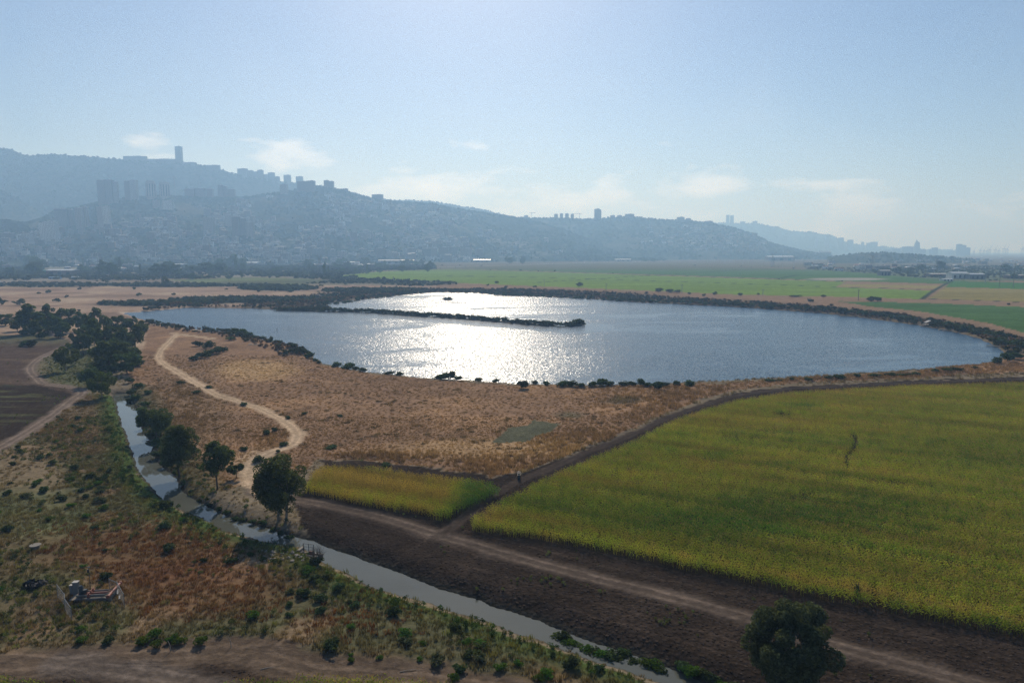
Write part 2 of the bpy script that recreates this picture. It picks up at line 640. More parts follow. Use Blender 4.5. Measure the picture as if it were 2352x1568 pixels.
TRK_PALE = catmull(P2W([(300, 752), (337, 751), (380, 758), (403, 767), (392, 782), (368, 808), (368, 828), (400, 850), (437, 872), (475, 893), (500, 908), (541, 920), (587, 934), (625, 950),
                        (660, 972), (682, 998), (670, 1022), (618, 1043), (585, 1062), (572, 1090), (585, 1112), (620, 1135)]), 5)
TRK_PALE2 = catmull(P2W([(403, 767), (425, 769), (455, 774), (500, 780)]), 4)
TRK_LEFT = catmull(P2W([(-120, 1070), (-20, 1036), (40, 1004), (75, 983), (125, 950), (168, 916), (188, 902), (178, 893), (140, 886), (98, 880), (84, 868), (70, 853), (72, 838), (95, 820), (135, 802), (160, 790),
                        (172, 783), (140, 774), (105, 769)]), 5)
TRK_BOT = catmull(P2W([(-150, 1542), (0, 1530), (100, 1524), (200, 1517), (320, 1505), (430, 1497), (525, 1490), (590, 1500), (650, 1520), (739, 1541), (889, 1554), (1014, 1564), (1150, 1590), (1300, 1640)]), 5)
TRK_BOT2 = catmull(P2W([(140, 1524), (300, 1540), (420, 1560), (560, 1600)]), 4)

CORN_A = P2W([(718, 1076), (740, 1062), (868, 1065), (1018, 1085), (1131, 1102), (1148, 1113), (1018, 1171), (968, 1157), (843, 1140), (703, 1108)], 2.3)
CORN_B = P2W([(1080, 1182), (1100, 1166), (1179, 1127), (1254, 1089), (1341, 1052), (1404, 1027), (1466, 1002), (1519, 972), (1566, 952), (1616, 936), (1695, 914), (1804, 897), (1929, 889), (2086, 881),
              (2240, 877), (2352, 874), (2800, 862), (2900, 1530), (2352, 1431), (2234, 1411), (2066, 1374), (1898, 1344), (1730, 1310), (1616, 1286), (1504, 1263), (1379, 1238), (1254, 1213), (1090, 1194)], 2.3)
CORN_C = P2W([(-60, 1540), (70, 1550), (110, 1566), (500, 1571), (560, 1556), (700, 1545), (900, 1546), (1010, 1559), (1150, 1595), (1300, 1680), (-60, 1680)], 2.3)

Mq = {}      # map-frame polygons
Mq['lfield'] = [(-400, 772), (0, 770), (110, 764), (150, 782), (172, 784), (120, 805), (85, 825), (70, 850), (95, 878), (150, 885), (188, 905), (125, 955), (60, 1000), (0, 1040), (-200, 1130), (-600, 1200)]
Mq['lfield_dark'] = [(-400, 890), (0, 882), (80, 884), (170, 905), (125, 950), (60, 996), (0, 1034), (-200, 1130), (-600, 1200)]
Mq['rfield'] = [(660, 1140), (703, 1128), (740, 1085), (745, 1062), (730, 1060), (870, 1060), (1018, 1080), (1131, 1097), (1200, 1085), (1404, 1013), (1519, 961), (1616, 925), (1695, 903), (1804, 889), (1929, 883), (2086, 875),
                (2250, 869), (2352, 865), (2900, 840), (3200, 1560), (2352, 1800), (1700, 1600), (1616, 1560), (1529, 1519), (1404, 1477), (1266, 1430), (1204, 1407), (1102, 1373), (939, 1318), (864, 1290), (824, 1276), (740, 1245), (700, 1225), (690, 1190)]
Mq['bfield'] = [(-300, 1512), (100, 1500), (200, 1498), (330, 1478), (420, 1466), (520, 1462), (640, 1470), (720, 1500), (850, 1520), (960, 1530), (1060, 1545), (1250, 1600), (1400, 1700), (-300, 1800)]
Mq['lbank'] = [(188, 905), (262, 905), (275, 960), (300, 1030), (320, 1085), (345, 1115), (400, 1160), (460, 1184), (515, 1220), (620, 1245), (690, 1260), (740, 1298), (815, 1330), (915, 1370), (1029, 1403), (1190, 1460),
               (1330, 1508), (1455, 1548), (1600, 1600), (1700, 1700), (-500, 1700), (-500, 1200), (0, 1045), (100, 975)]
Mq['meadow'] = [(340, 745), (450, 758), (510, 765), (639, 790), (690, 800), (740, 835), (840, 857), (972, 870), (1064, 876), (1179, 884), (1400, 887), (1650, 880), (1800, 873), (2100, 852), (2300, 826), (2400, 800),
                (2500, 840), (2352, 855), (2086, 868), (1804, 882), (1695, 895), (1616, 915), (1519, 952), (1404, 1005), (1200, 1082), (1131, 1095), (1018, 1078), (870, 1058), (730, 1058), (700, 1080), (640, 1120), (560, 1110), (460, 1140), (425, 1125), (400, 1085), (350, 1020),
                (320, 960), (300, 900), (290, 850), (330, 800)]
GREEN = {
 'f1': ([(780, 633), (870, 624), (1029, 617.5), (1310, 626.5), (1690, 639), (1943, 647.5), (1918, 659), (2146, 668), (2112, 687), (1915, 681), (1690, 676), (1310, 660), (1029, 649), (900, 643), (830, 640)], (0.135, 0.20, 0.035)),
 'f2': ([(900, 621), (1029, 613.5), (1180, 609), (1340, 604.5), (1690, 613), (1880, 620), (2010, 629), (2183, 645), (2168, 652), (1943, 645.5), (1690, 636.5), (1310, 624.5), (1029, 616)], (0.065, 0.12, 0.035)),
 'f3': ([(1100, 607), (1400, 603), (1700, 606.5), (2050, 612), (2050, 616), (1700, 611.5), (1340, 603.9)], (0.13, 0.19, 0.05)),
 'f4': ([(2187, 645), (2352, 649), (2900, 662), (2900, 685), (2352, 664), (2171, 659)], (0.055, 0.13, 0.035)),
 'f5': ([(2169, 660), (2352, 665), (2900, 686), (2900, 730), (2352, 694), (2134, 685.5)], (0.20, 0.17, 0.06)),
 'f6': ([(1943, 652), (2168, 656), (2144, 663), (1921, 657)], (0.22, 0.19, 0.07)),
 'f7': ([(1925, 692), (2112, 695), (2352, 705), (2900, 735), (2900, 830), (2352, 764), (2267, 741), (2112, 715), (2000, 704)], (0.06, 0.115, 0.035)),
 'f8': ([(380, 643), (560, 637), (700, 640), (780, 645), (700, 652), (520, 655)], (0.12, 0.14, 0.06)),
}
DITCH = [catmull(P2W(q), 2) for q in ([(900, 618), (1029, 616.7), (1310, 625.5), (1690, 637.7), (1943, 646.5)], [(1920, 659.5), (2040, 662), (2150, 666.5)],
                                      [(1230, 649), (1400, 638), (1560, 629), (1730, 618)], [(2118, 687), (2150, 664), (2186, 645)], [(1780, 641), (1830, 632)],
                                      [(2130, 686), (2240, 690), (2352, 695), (2600, 706)], [(1029, 633), (1310, 639), (1690, 651), (1920, 659)])]
HIGHWAY = catmull(P2W([(-200, 655), (60, 645), (200, 640), (325, 640), (540, 634), (734, 624), (864, 619), (1014, 613.8), (1198, 608.3), (1324, 604), (1480, 601), (1600, 599.5)]), 4)

# rows of the sheet
ys = [14.0]
while ys[-1] < 15500:
    y_ = ys[-1]
    ys.append(y_ + (max(0.62, 0.0055 * y_) if y_ < 360 else 0.017 * y_))
ys = np.array(ys)
NXC = 620
ss = np.linspace(-1, 1, NXC)
GY = np.repeat(ys[:, None], NXC, 1)
GX = ss[None, :] * (0.97 * ys[:, None] + 55)
gx, gy = GX.ravel(), GY.ravel()


def mound_stream(x, y):
    d = sdist(x, y, STREAM)
    return d


def wide(x, y):
    """all the height and colour fields at world points"""
    n_e = (vnoise(x, y, 5.0, 3) - 0.5) * 2.4
    n_s = (vnoise(x, y, 3.0, 31) - 0.5) * 1.6
    near = y < 900
    dl = np.full(x.shape, 500.0)
    dl[near] = sdist(x[near], y[near], LAKE)
    ds = np.full(x.shape, 500.0)
    ns = y < 330
    ds[ns] = sdist(x[ns], y[ns], STREAM)
    dl = dl + n_e * np.where(y > 300, 1.6, 0.8)
    ds = ds + n_s * 0.55
    # spit and islets rise out of the lake
    dsp = np.full(x.shape, 500.0)
    lk = (dl < 20) & near
    if lk.any():
        dd, _ = dseg(x[lk], y[lk], SPIT)
        for ix, iy in ISLE:
            rr = 4.8 if (ix, iy) == ISLE[0] else 1.2
            dd = np.minimum(dd, np.hypot((x[lk] - ix) * 0.85, y[lk] - iy) - rr + 4.5)
        dsp[lk] = dd
    dsp = dsp + n_e * 0.6
    return dl, ds, dsp


def height(x, y, full=False):
    x = np.atleast_1d(np.asarray(x, float))
    y = np.atleast_1d(np.asarray(y, float))
    dl, ds, dsp = wide(x, y)
    u, v = proj(x, y)
    wild = (inpoly(u, v, Mq['lbank']) | inpoly(u, v, Mq['meadow']))
    base = np.where(wild, (vnoise(x, y, 14, 5) - 0.5) * 1.0 + (vnoise(x, y, 3.2, 9) - 0.5) * 0.25, 0.0)
    base = base * sst(1.0, 9.0, np.minimum(ds, dl)) * (y < 600)
    far = y > 600
    base = np.where(far, (vnoise(x, y, 60, 15) - 0.5) * 0.6, base)
    hs = np.where(ds < 0, STREAM_Z - np.minimum(-ds, 1.2) * 0.5, STREAM_Z + (base - STREAM_Z) * sst(-1.2, 3.6, ds) )
    hs = np.where(ds < 0, hs, np.maximum(hs, STREAM_Z + 0.02 + ds * 0.02))
    shelf = np.where(dl < 0, LAKE_Z - np.minimum(-dl, 3) * 0.35, LAKE_Z + (base - LAKE_Z) * sst(-1.5, 5.0, dl))
    h = np.where(ds < 20, hs, shelf)
    sp = LAKE_Z - 1.0 + 1.75 * sst(6.5, 2.0, dsp)
    h = np.where(dl < 12, np.maximum(h, np.where(dsp < 8, sp, -9)), h)
    if full:
        return h, dl, ds, dsp, u, v
    return h


def hz(x, y):
    return float(height(x, y)[0])


SOIL = np.array((0.034, 0.025, 0.019))
TAN = np.array((0.205, 0.130, 0.080))


def blob(u, v, cx, cy, rx, ry, soft=0.5):
    d = np.sqrt(((u - cx) / rx) ** 2 + ((v - cy) / ry) ** 2)
    return sst(1 + soft, 1 - soft, d)


def hedges(fu, fv):
    return np.clip(blob(fu, fv, 90, 655, 130, 5, .3) + blob(fu, fv, 400, 655, 190, 4.5, .3) + blob(fu, fv, 640, 662, 90, 6, .3) + blob(fu, fv, 560, 650, 80, 5, .3) + blob(fu, fv, 780, 647, 170, 4.5, .3) + blob(fu, fv, 960, 650, 90, 6, .3) +
                   blob(fu, fv, 600, 690, 200, 6, .3) + blob(fu, fv, 860, 668, 120, 5, .3) + blob(fu, fv, 400, 697, 120, 3.5, .3) + blob(fu, fv, 330, 700, 110, 3, .3), 0, 1)


def paint(x, y, dl, ds, dsp):
    """base colours and region weights"""
    u0, v0 = proj(x, y)
    wu = (vnoise(x, y, 4.0, 41) - 0.5)
    wv = (vnoise(x, y, 4.0, 42) - 0.5)
    sc = np.clip((v0 - HOR) / 500, 0.02, 2)
    u = u0 + wu * 26 * sc
    v = v0 + wv * 14 * sc
    n = len(x)
    C = np.tile(np.array((0.155, 0.125, 0.085)), (n, 1))

    def put(m, c, k=1.0):
        m = np.clip(np.asarray(m, float) * k, 0, 1)[:, None]
        C[:] = C * (1 - m) + np.asarray(c)[None, :] * m

    big = vnoise(x, y, 22, 50)
    mid = vnoise(x, y, 7, 51)
    # far plain behind the lake: dry, dark scrub bands
    far = y > 330
    put(far & (v > 655) & (u < 1050), (0.26, 0.185, 0.13))
    put(far & (v > 655) & (u < 1050), (0.34, 0.26, 0.18), sst(0.45, 0.7, vnoise(x, y, 45, 53)) * 0.8)
    put(far & (v > 655) & (u < 1050), (0.15, 0.10, 0.07), sst(0.55, 0.75, vnoise(x * 0.4, y, 30, 54)) * 0.7)
    put((v <= 655) & (v > 585), (0.12, 0.12, 0.085))
    put((v <= 655) & (v > 585), (0.17, 0.15, 0.11), sst(0.45, 0.6, vnoise(x * 0.25, y, 70, 56)))
    put((v <= 655) & (v > 625) & (u < 760), (0.16, 0.13, 0.095), sst(0.4, 0.6, vnoise(x * 0.3, y, 90, 55)))
    put(v <= 602, (0.085, 0.085, 0.07))
    put((v > 610) & (v < 700) & (u > 1000), (0.19, 0.14, 0.09))
    put(far & (v > 640) & (u > 1000), (0.20, 0.135, 0.085))
    put((u > 1850) & (v < 645), (0.095, 0.11, 0.065))
    crop = np.zeros(n)
    for k, (pl, c) in GREEN.items():
        m = inpoly(u0, v0, pl)
        put(m, c)
        put(m, np.array(c) * 0.8, (sst(0.4, 0.7, vnoise(x * 0.2, y, 60, 57)) * 0.5))
        crop[m] = 1
    for q in DITCH:
        w = y * 0.0022
        d, _ = dseg(x, y, q)
        put(sst(1.8, 0.6, d / np.maximum(w, 2.0)), (0.035, 0.045, 0.03))
    put(blob(u0, v0, 1945, 641, 90, 3.0, .25), (0.26, 0.24, 0.20))
    put(hedges(u0, v0) * far, (0.075, 0.075, 0.045), .8)
    limb = 12 * y * y / 79450
    put(far & (u0 > 560) & (dl > 0), (0.105, 0.085, 0.055), sst(1.3, .7, dl / limb) * .85)
    put(blob(u, v, 175, 845, 75, 55), (0.075, 0.085, 0.04), .85)
    # dry meadow
    mead = inpoly(u, v, Mq['meadow'])
    put(mead, TAN)
    put(mead, (0.28, 0.175, 0.10), sst(0.5, 0.75, big) * 0.7)
    put(mead, (0.13, 0.082, 0.052), sst(0.55, 0.8, mid) * 0.6)
    put(mead & (v > 760), (0.40, 0.27, 0.14), blob(u, v, 590, 850, 90, 22) * 0.7)
    put(mead, (0.40, 0.27, 0.14), blob(u, v, 1150, 1030, 260, 22) * 0.5)
    # grey-green hollow
    hol = inpoly(u, v, [(1128, 1020), (1165, 985), (1205, 976), (1228, 962), (1248, 967), (1290, 975), (1262, 997), (1215, 1010), (1160, 1020)])
    put(hol, (0.085, 0.085, 0.055))
    put(blob(u, v, 1310, 953, 30, 8), (0.09, 0.085, 0.055), 0.8)
    put(blob(u, v, 1430, 920, 42, 8), (0.10, 0.085, 0.06), 0.8)
    # strip beside the stream, right bank
    put(mead, (0.15, 0.105, 0.065), blob(u, v, 430, 960, 90, 110) * 0.55)
    put(mead & (ds < 9), (0.075, 0.075, 0.04), sst(11, 3, ds) * 0.8)
    # left bank
    lb = inpoly(u, v, Mq['lbank'])
    put(lb, (0.120, 0.088, 0.052))
    put(lb, (0.085, 0.085, 0.045), sst(0.42, 0.6, big) * 0.9)
    put(lb, (0.19, 0.13, 0.08), sst(0.6, 0.8, mid) * 0.8)
    put(lb, (0.15, 0.075, 0.04), (blob(u, v, 330, 1265, 230, 60) + blob(u, v, 470, 1350, 190, 60)) * 0.6)
    put(lb, (0.21, 0.155, 0.10), (blob(u, v, 60, 1090, 90, 60) + blob(u, v, 590, 1275, 60, 22)) * 0.7)
    put(lb, (0.11, 0.125, 0.06), blob(u, v, 60, 1180, 130, 60) * 0.6)
    put(lb & (ds < 7), (0.055, 0.08, 0.025), sst(8, 2, ds))
    # ploughed fields
    lf = inpoly(u, v, Mq['lfield'])
    put(lf, (0.078, 0.055, 0.042))
    put(lf, (0.125, 0.09, 0.062), sst(0.5, 0.75, vnoise(x * 0.35, y, 9, 60)) * 0.6)
    ld = inpoly(u, v, Mq['lfield_dark'])
    put(ld, SOIL * 1.1)
    gr = vnoise(x * 0.14, y * 1.5, 2.6, 61, 3)
    put(ld, (0.12, 0.135, 0.055), sst(0.54, 0.72, gr) * sst(175, 40, u) * 0.5 * (.3 + vnoise(x, y, 6, 63)))
    put(lf & (v < 800), (0.10, 0.12, 0.06), sst(800, 775, v) * 0.5)
    rf = inpoly(u, v, Mq['rfield'])
    put(rf, SOIL)
    put(rf, SOIL * 1.7, sst(0.5, 0.8, mid) * 0.5)
    bf = inpoly(u, v, Mq['bfield'])
    put(bf, SOIL * 1.25)
    put(bf, (0.085, 0.060, 0.040), sst(0.5, 0.75, vnoise(x * .4, y, 4, 62)) * 0.6)
    for q, r in ((CORN_A, 1.0), (CORN_B, 1.0)):
        put(inpoly(x, y, q), SOIL * 1.0)
    # tracks
    lat = np.full(n, 50.0)
    trk = np.zeros(n)
    ptype = np.zeros(n, int)
    sel = y < 420
    xs, ysl = x[sel], y[sel]
    idx = np.where(sel)[0]
    nw = (vnoise(xs, ysl, 4, 71) - 0.5)
    for q, hw, c, soft, tw in ((TRK_MAIN, 1.7, (0.078, 0.060, 0.047), 1.4, .6), (TRK_BOT, 2.6, (0.095, 0.070, 0.05), 1.6, .5), (TRK_BOT2, 1.8, (0.10, 0.08, 0.065), 1.4, .5), (TRK_LEFT, 1.8, (0.13, 0.10, 0.078), 1.2, .6),
                               (TRK_GAP, 1.0, (0.050, 0.038, 0.030), 1.2, .25), (TRK_PALE, 1.6, (0.34, 0.25, 0.165), 1.2, .35), (TRK_PALE2, 1.6, (0.36, 0.27, 0.18), 1.3, .2)):
        d, l = dseg(xs, ysl, q)
        w = sst(hw + soft, hw - 0.4, d + nw * 2.2)
        f = np.zeros(n)
        f[idx] = w
        put(f, c)
        upd = np.abs(l) < np.abs(lat[idx])
        ii = idx[upd & (d < 60)]
        lat[ii] = l[upd & (d < 60)]
        trk[idx] = np.maximum(trk[idx], w * tw)
        ptype[idx[d < hw + 0.3]] = 1
    # pale dirt spread where the path meets the main track
    put(mead & (y < 300), (0.33, 0.25, 0.17), blob(u, v, 600, 1075, 60, 40) * 0.7)
    d, _ = dseg(x, y, HIGHWAY)
    hw_ = np.maximum(y * 0.0016, 9)
    put(sst(1.6, 0.8, d / hw_) * (v0 < 660), (0.22, 0.21, 0.20))
    # water edges
    put(sst(2.5, 0.5, dl) * (y < 900), (0.10, 0.085, 0.06), 0.8)
    put(sst(7, 1, dl) * (y > 500) * blob(u0, v0, 330, 712, 110, 12), (0.34, 0.27, 0.20))
    put(dsp < 7, (0.07, 0.065, 0.045))
    put(sst(1.0, 0.2, ds), (0.045, 0.04, 0.03))
    reg = np.zeros(n, int)                 # 0 ground 1 track 2 soil field 3 crop field
    reg[(lf | rf | bf)] = 2
    reg[crop > 0] = 3
    reg[ptype == 1] = 1
    plow = np.zeros(n)
    plow[rf] = 1.0
    plow[bf] = 0.7
    plow[lf] = 0.35
    plow[ptype == 1] *= 0.3
    return C, lat, trk, plow, crop, reg, dict(mead=mead, lb=lb, lf=lf, ld=ld, rf=rf, bf=bf, hol=hol)


gh, gdl, gds, gdsp, gu, gv = height(gx, gy, True)
gC, glat, gtrk, gplow, gcrop, greg, gm = paint(gx, gy, gdl, gds, gdsp)
GM = ground_mat()
NR = len(ys)
I = np.arange(NR * NXC).reshape(NR, NXC)
FQ = np.stack([I[:-1, :-1].ravel(), I[:-1, 1:].ravel(), I[1:, 1:].ravel(), I[1:, :-1].ravel()], 1)


def submesh(name, fsel, z=None, mat=None, extra=()):
    F_ = FQ[fsel]
    used, inv = np.unique(F_, return_inverse=True)
    V = np.stack([gx[used], gy[used], gh[used] if z is None else np.full(len(used), z)], 1)
    me = mesh_np(name, V, inv.reshape(-1, 4), mat, True)
    return me, used


def region_obj(name, fsel, label):
    if not fsel.any():
        return
    me, used = submesh(name, fsel, None, GM)
    set_col(me, 'col', gC[used])
    set_f(me, 'lat', glat[used])
    set_f(me, 'trk', gtrk[used])
    set_f(me, 'plow', gplow[used])
    set_f(me, 'crop', gcrop[used])
    tag(link(name, me), label, None, None, 'structure')


freg = np.zeros(len(FQ), int)
fr = greg[FQ]
for k in (1, 2, 3):
    freg[(fr == k).sum(1) >= 2] = k
region_obj('ground', freg == 0, 'dry grassy ground reaching to the horizon')
region_obj('dirt_track', freg == 1, 'bare dirt tracks with wheel ruts')
region_obj('ploughed_field', freg == 2, 'dark bare ploughed soil')
region_obj('green_field', freg == 3, 'far flat crop fields beyond the lake')

LAKE_M = water_mat('lake_water', (0.034, 0.080, 0.135), 1.9, 1.8, 0.22, True)
STREAM_M = water_mat('stream_water', (0.095, 0.098, 0.078), 0.018, 1.2, 0.03, False)
me, used = submesh('lake', (gdl[FQ].min(1) < 4.5) & (gy[FQ].min(1) < 900) & (gds[FQ].min(1) > 8), LAKE_Z, LAKE_M)
lee = np.zeros(len(used))
dspu, _ = dseg(gx[used], gy[used] + 14, SPIT)
lee = sst(26, 8, dspu) * (vnoise(gx[used], gy[used], 20, 77) * 0.8 + 0.5)
set_f(me, 'calm', lee)
tag(link('lake', me), 'wind-rippled blue lake glittering under the sun', None, None, 'structure')
me, used = submesh('stream', (gds[FQ].min(1) < 3.5), STREAM_Z, STREAM_M)
tag(link('stream', me), 'narrow still stream and canal', None, None, 'structure')

# ------------------------------------------------------------------ hills
HM = hill_mat()


def ray_z(u, v, y):
    return HC + y * (-F0 * SP + (CY - v) * CP) / (F0 * CP + (CY - v) * SP)


def ux(u, y, z):
    dep = y * CP - (z - HC) * SP
    return dep * (u - CX) / F0


class Hill:
    def __init__(s, name, label, crest, yc, yf, seed, rough=14, bump=1.5, pw=1.15, city=None, NU=260, NT=70, prof=None):
        s.cr = np.array(crest, float)
        s.yc, s.yf = yc, yf
        s.pw, s.rough, s.seed = pw, rough, seed
        U = np.linspace(s.cr[0, 0], s.cr[-1, 0], NU)
        T = np.concatenate([np.linspace(0, 1, NT), [1.05, 1.15, 1.35, 1.7]])
        UU, TT = np.meshgrid(U, T)
        X, Y, Z = s.pt(UU, TT)
        nb = (vnoise(X, Y, 26, seed + 3, 2) - 0.4) * bump * 6
        Z = Z + nb * (TT > 0.04)
        V = np.stack([X.ravel(), Y.ravel(), Z.ravel()], 1)
        I_ = np.arange(V.shape[0]).reshape(UU.shape)
        Fh = np.stack([I_[:-1, :-1].ravel(), I_[:-1, 1:].ravel(), I_[1:, 1:].ravel(), I_[1:, :-1].ravel()], 1)
        me = mesh_np(name, V, Fh, HM, True)
        cw = np.zeros(V.shape[0])
        if city is not None:
            uu, vv = proj(V[:, 0], V[:, 1], V[:, 2])
            cw = city(uu, vv)
        set_col(me, 'city', np.repeat(cw[:, None], 3, 1))
        tag(link(name, me), label, None, None, 'structure')

    def yy(s, q, U):
        return np.interp(U, [a for a, b in q], [b for a, b in q])

    def pt(s, U, T):
        U = np.asarray(U, float)
        T = np.asarray(T, float)
        yc, yf = s.yy(s.yc, U), s.yy(s.yf, U)
        V_ = np.interp(U, s.cr[:, 0], s.cr[:, 1])
        zc = ray_z(U, V_, yc)
        tt = np.minimum(T, 1)
        Y = yf + (yc - yf) * T
        zz = zc * (0.25 * tt + 0.75 * tt ** s.pw)
        zz = zz + (vnoise(U * 2.2, Y * 0.6, 90, s.seed, 4) - 0.5) * s.rough * 6 * tt * (1 - tt) * 2
        back = np.maximum(T - 1, 0)
        zz = zz - back * zc * 1.55
        zz = np.where(T <= 0, -2.0, zz)
        X = ux(U, Y, zz)
        return X, Y, zz

    def at(s, u, v):
        """surface point seen at map pixel u,v"""
        T = np.linspace(0.0, 1.0, 120)
        X, Y, Z = s.pt(np.full(120, float(u)), T)
        _, vv = proj(X, Y, Z)
        ok = np.where(vv <= v)[0]
        i = ok[0] if len(ok) else 119
        return X[i], Y[i], Z[i]


def city_w(u, v):
    w = blob(u, v, 500, 560, 330, 70, .4) + blob(u, v, 800, 500, 280, 60, .4) + blob(u, v, 1050, 570, 200, 30, .4) + blob(u, v, 100, 570, 140, 35, .4)
    w = w * sst(0.40, 0.56, vnoise(u, v * 3.0, 55, 150, 3))
    w = w * (1 - 0.8 * blob(u, v, 400, 490, 120, 22)) * (1 - .7 * blob(u, v, 850, 560, 90, 25))
    return np.clip(w, 0, 1)


H_A = Hill('far_ridge', 'long hazy wooded ridge behind the city',
           [(-300, 350), (-100, 348), (0, 342), (25, 343), (50, 355), (70, 359), (120, 354), (162, 357), (250, 364), (285, 367), (405, 372), (450, 377), (475, 382), (505, 389), (545, 402), (639, 416),
            (724, 426), (764, 432), (802, 441), (854, 455), (904, 460), (989, 462), (1039, 471), (1099, 480), (1181, 498), (1240, 515), (1320, 545)],
           [(-300, 4600), (500, 4600), (1180, 6200), (1400, 6200)], [(-300, 3500), (1400, 4800)], 101, rough=10, city=None, bump=1.3)
H_A2 = Hill('ridge_spur', 'dark spur descending in front of the far ridge at left',
            [(-300, 395), (-100, 415), (0, 437), (37, 454), (75, 476), (110, 496), (160, 515), (220, 540)], [(-300, 3900), (300, 3900)], [(-300, 3300), (300, 3300)], 111, NU=100)
H_B = Hill('city_hill', 'wooded hill covered with apartment blocks and houses',
           [(-300, 530), (-100, 512), (0, 506), (60, 514), (95, 503), (130, 484), (180, 477), (230, 464), (300, 454), (400, 451), (480, 455), (560, 454), (600, 448), (640, 443), (700, 433), (732, 428), (789, 438),
            (839, 453), (889, 463), (989, 468), (1039, 478), (1113, 489), (1184, 500), (1240, 512), (1290, 527), (1340, 546), (1400, 570), (1480, 594), (1540, 604)],
           [(-300, 2700), (60, 2800), (130, 3300), (700, 3700), (1184, 4300), (1540, 4000)], [(-300, 2150), (500, 2300), (1000, 2900), (1540, 3400)], 121, rough=16, city=city_w, NU=420, NT=110)
H_C = Hill('middle_ridge', 'lower wooded ridge right of the city hill',
           [(1100, 520), (1150, 506), (1181, 501), (1226, 501), (1316, 503), (1338, 505), (1400, 501), (1456, 499), (1507, 505), (1591, 508), (1634, 514), (1690, 525), (1733, 540), (1775, 561), (1831, 574), (1900, 588), (1960, 597)],
           [(1000, 5000), (2000, 4700)], [(1000, 4300), (1400, 3700), (2000, 3900)], 131, rough=12, city=lambda u, v: blob(u, v, 1640, 545, 150, 30) * 0.6, NU=300)
H_D = Hill('distant_ridge', 'palest ridge sloping down towards the bay',
           [(1540, 530), (1590, 518), (1640, 512), (1690, 513), (1747, 515), (1783, 522), (1814, 531), (1859, 533), (1915, 542), (1938, 556), (1972, 562), (2014, 566), (2060, 570), (2120, 573.5), (2200, 575.5)],
           [(1500, 8200), (2300, 8800)], [(1500, 6800), (2300, 7600)], 141, rough=9, NU=200, NT=40, bump=1.6)
H_E = Hill('low_mound', 'low scrubby rise on the plain at right',
           [(1900, 592), (1958, 583), (2028, 579.5), (2098, 584), (2140, 588), (2200, 592), (2240, 596)], [(1800, 3100), (2300, 3100)], [(1800, 2750), (2300, 2750)], 151, rough=1, bump=0.5, NU=80, NT=20)

# ------------------------------------------------------------------ haze
hb = MB()
hb.box((0, 7990, 398.5), (33000, 16100, 803))
hm, hnt, hout = newmat('haze_material')
pv = hnt.nodes.new('ShaderNodeVolumePrincipled')
pv.inputs['Color'].default_value = (0.36, 0.62, 1.0, 1)
pv.inputs['Absorption Color'].default_value = (0.62, 0.66, 0.9, 1)
pv.inputs['Density'].default_value = HAZE_DENS
pv.inputs['Anisotropy'].default_value = 0.35
hm.cycles.volume_sampling = 'DISTANCE'
hnt.links.new(pv.outputs[0], hout.inputs['Volume'])
ho = hb.build('haze', hm)
tag(ho, 'pale blue haze filling the air', None, None, 'stuff')
ho.display_type = 'WIRE'
# ------------------------------------------------------------------ plants scattered as ground cover (geometry nodes)
def tri_mesh(name, V, mat):
    V = np.asarray(V, np.float32).reshape(-1, 3)
    n = len(V) // 3
    return mesh_np(name, V, np.arange(n * 3).reshape(n, 3), mat)


def tuft(name, mat, n=26, r=0.45, h=0.8, w=0.07, lean=0.35, seed=0):
    g = np.random.default_rng(seed)
    out = []
    for i in range(n):
        a, rr = g.uniform(0, 6.283), r * math.sqrt(g.uniform())
        bx, by = math.cos(a) * rr, math.sin(a) * rr
        hh = h * g.uniform(0.55, 1.05) * (1 - 0.35 * rr / r)
        la, ll = g.uniform(0, 6.283), lean * hh * g.uniform(0.2, 1)
        wa = g.uniform(0, 3.1416)
        wx, wy = math.cos(wa) * w, math.sin(wa) * w
        tx, ty = bx + math.cos(a) * ll * .6 + math.cos(la) * ll * .5, by + math.sin(a) * ll * .6 + math.sin(la) * ll * .5
        out += [(bx - wx, by - wy, -.06), (bx + wx, by + wy, -.06), (tx, ty, hh)]
    return tri_mesh(name, out, mat)


def leafball(name, mat, n=160, rx=0.7, rz=0.6, leaf=0.16, seed=0, zc=None, clumps=7, hollow=0.35):
    """bushy crown: leaf faces gathered in clumps on an irregular blob"""
    g = np.random.default_rng(seed)
    zc = rz * 0.85 if zc is None else zc
    cl = []
    for k in range(clumps):
        a = g.uniform(0, 6.283)
        el = g.uniform(-0.35, 1.0)
        rr = g.uniform(0.35, 0.75)
        cl.append((math.cos(a) * math.cos(el) * rr * rx, math.sin(a) * math.cos(el) * rr * rx, zc + math.sin(el) * rr * rz, g.uniform(0.38, 0.62)))
    cl.append((0, 0, zc, 0.6))
    c = np.array([cl[i] for i in g.integers(0, len(cl), n)])
    d = g.normal(size=(n, 3))
    d /= np.linalg.norm(d, axis=1)[:, None]
    rad = c[:, 3] * (hollow + (1 - hollow) * g.uniform(0, 1, n) ** 0.4)
    p = np.stack([c[:, 0] + d[:, 0] * rad * rx, c[:, 1] + d[:, 1] * rad * rx, c[:, 2] + d[:, 2] * rad * rz], 1)
    p[:, 2] = np.maximum(p[:, 2], 0.02)
    return leaves(name, mat, p, leaf, g, d)


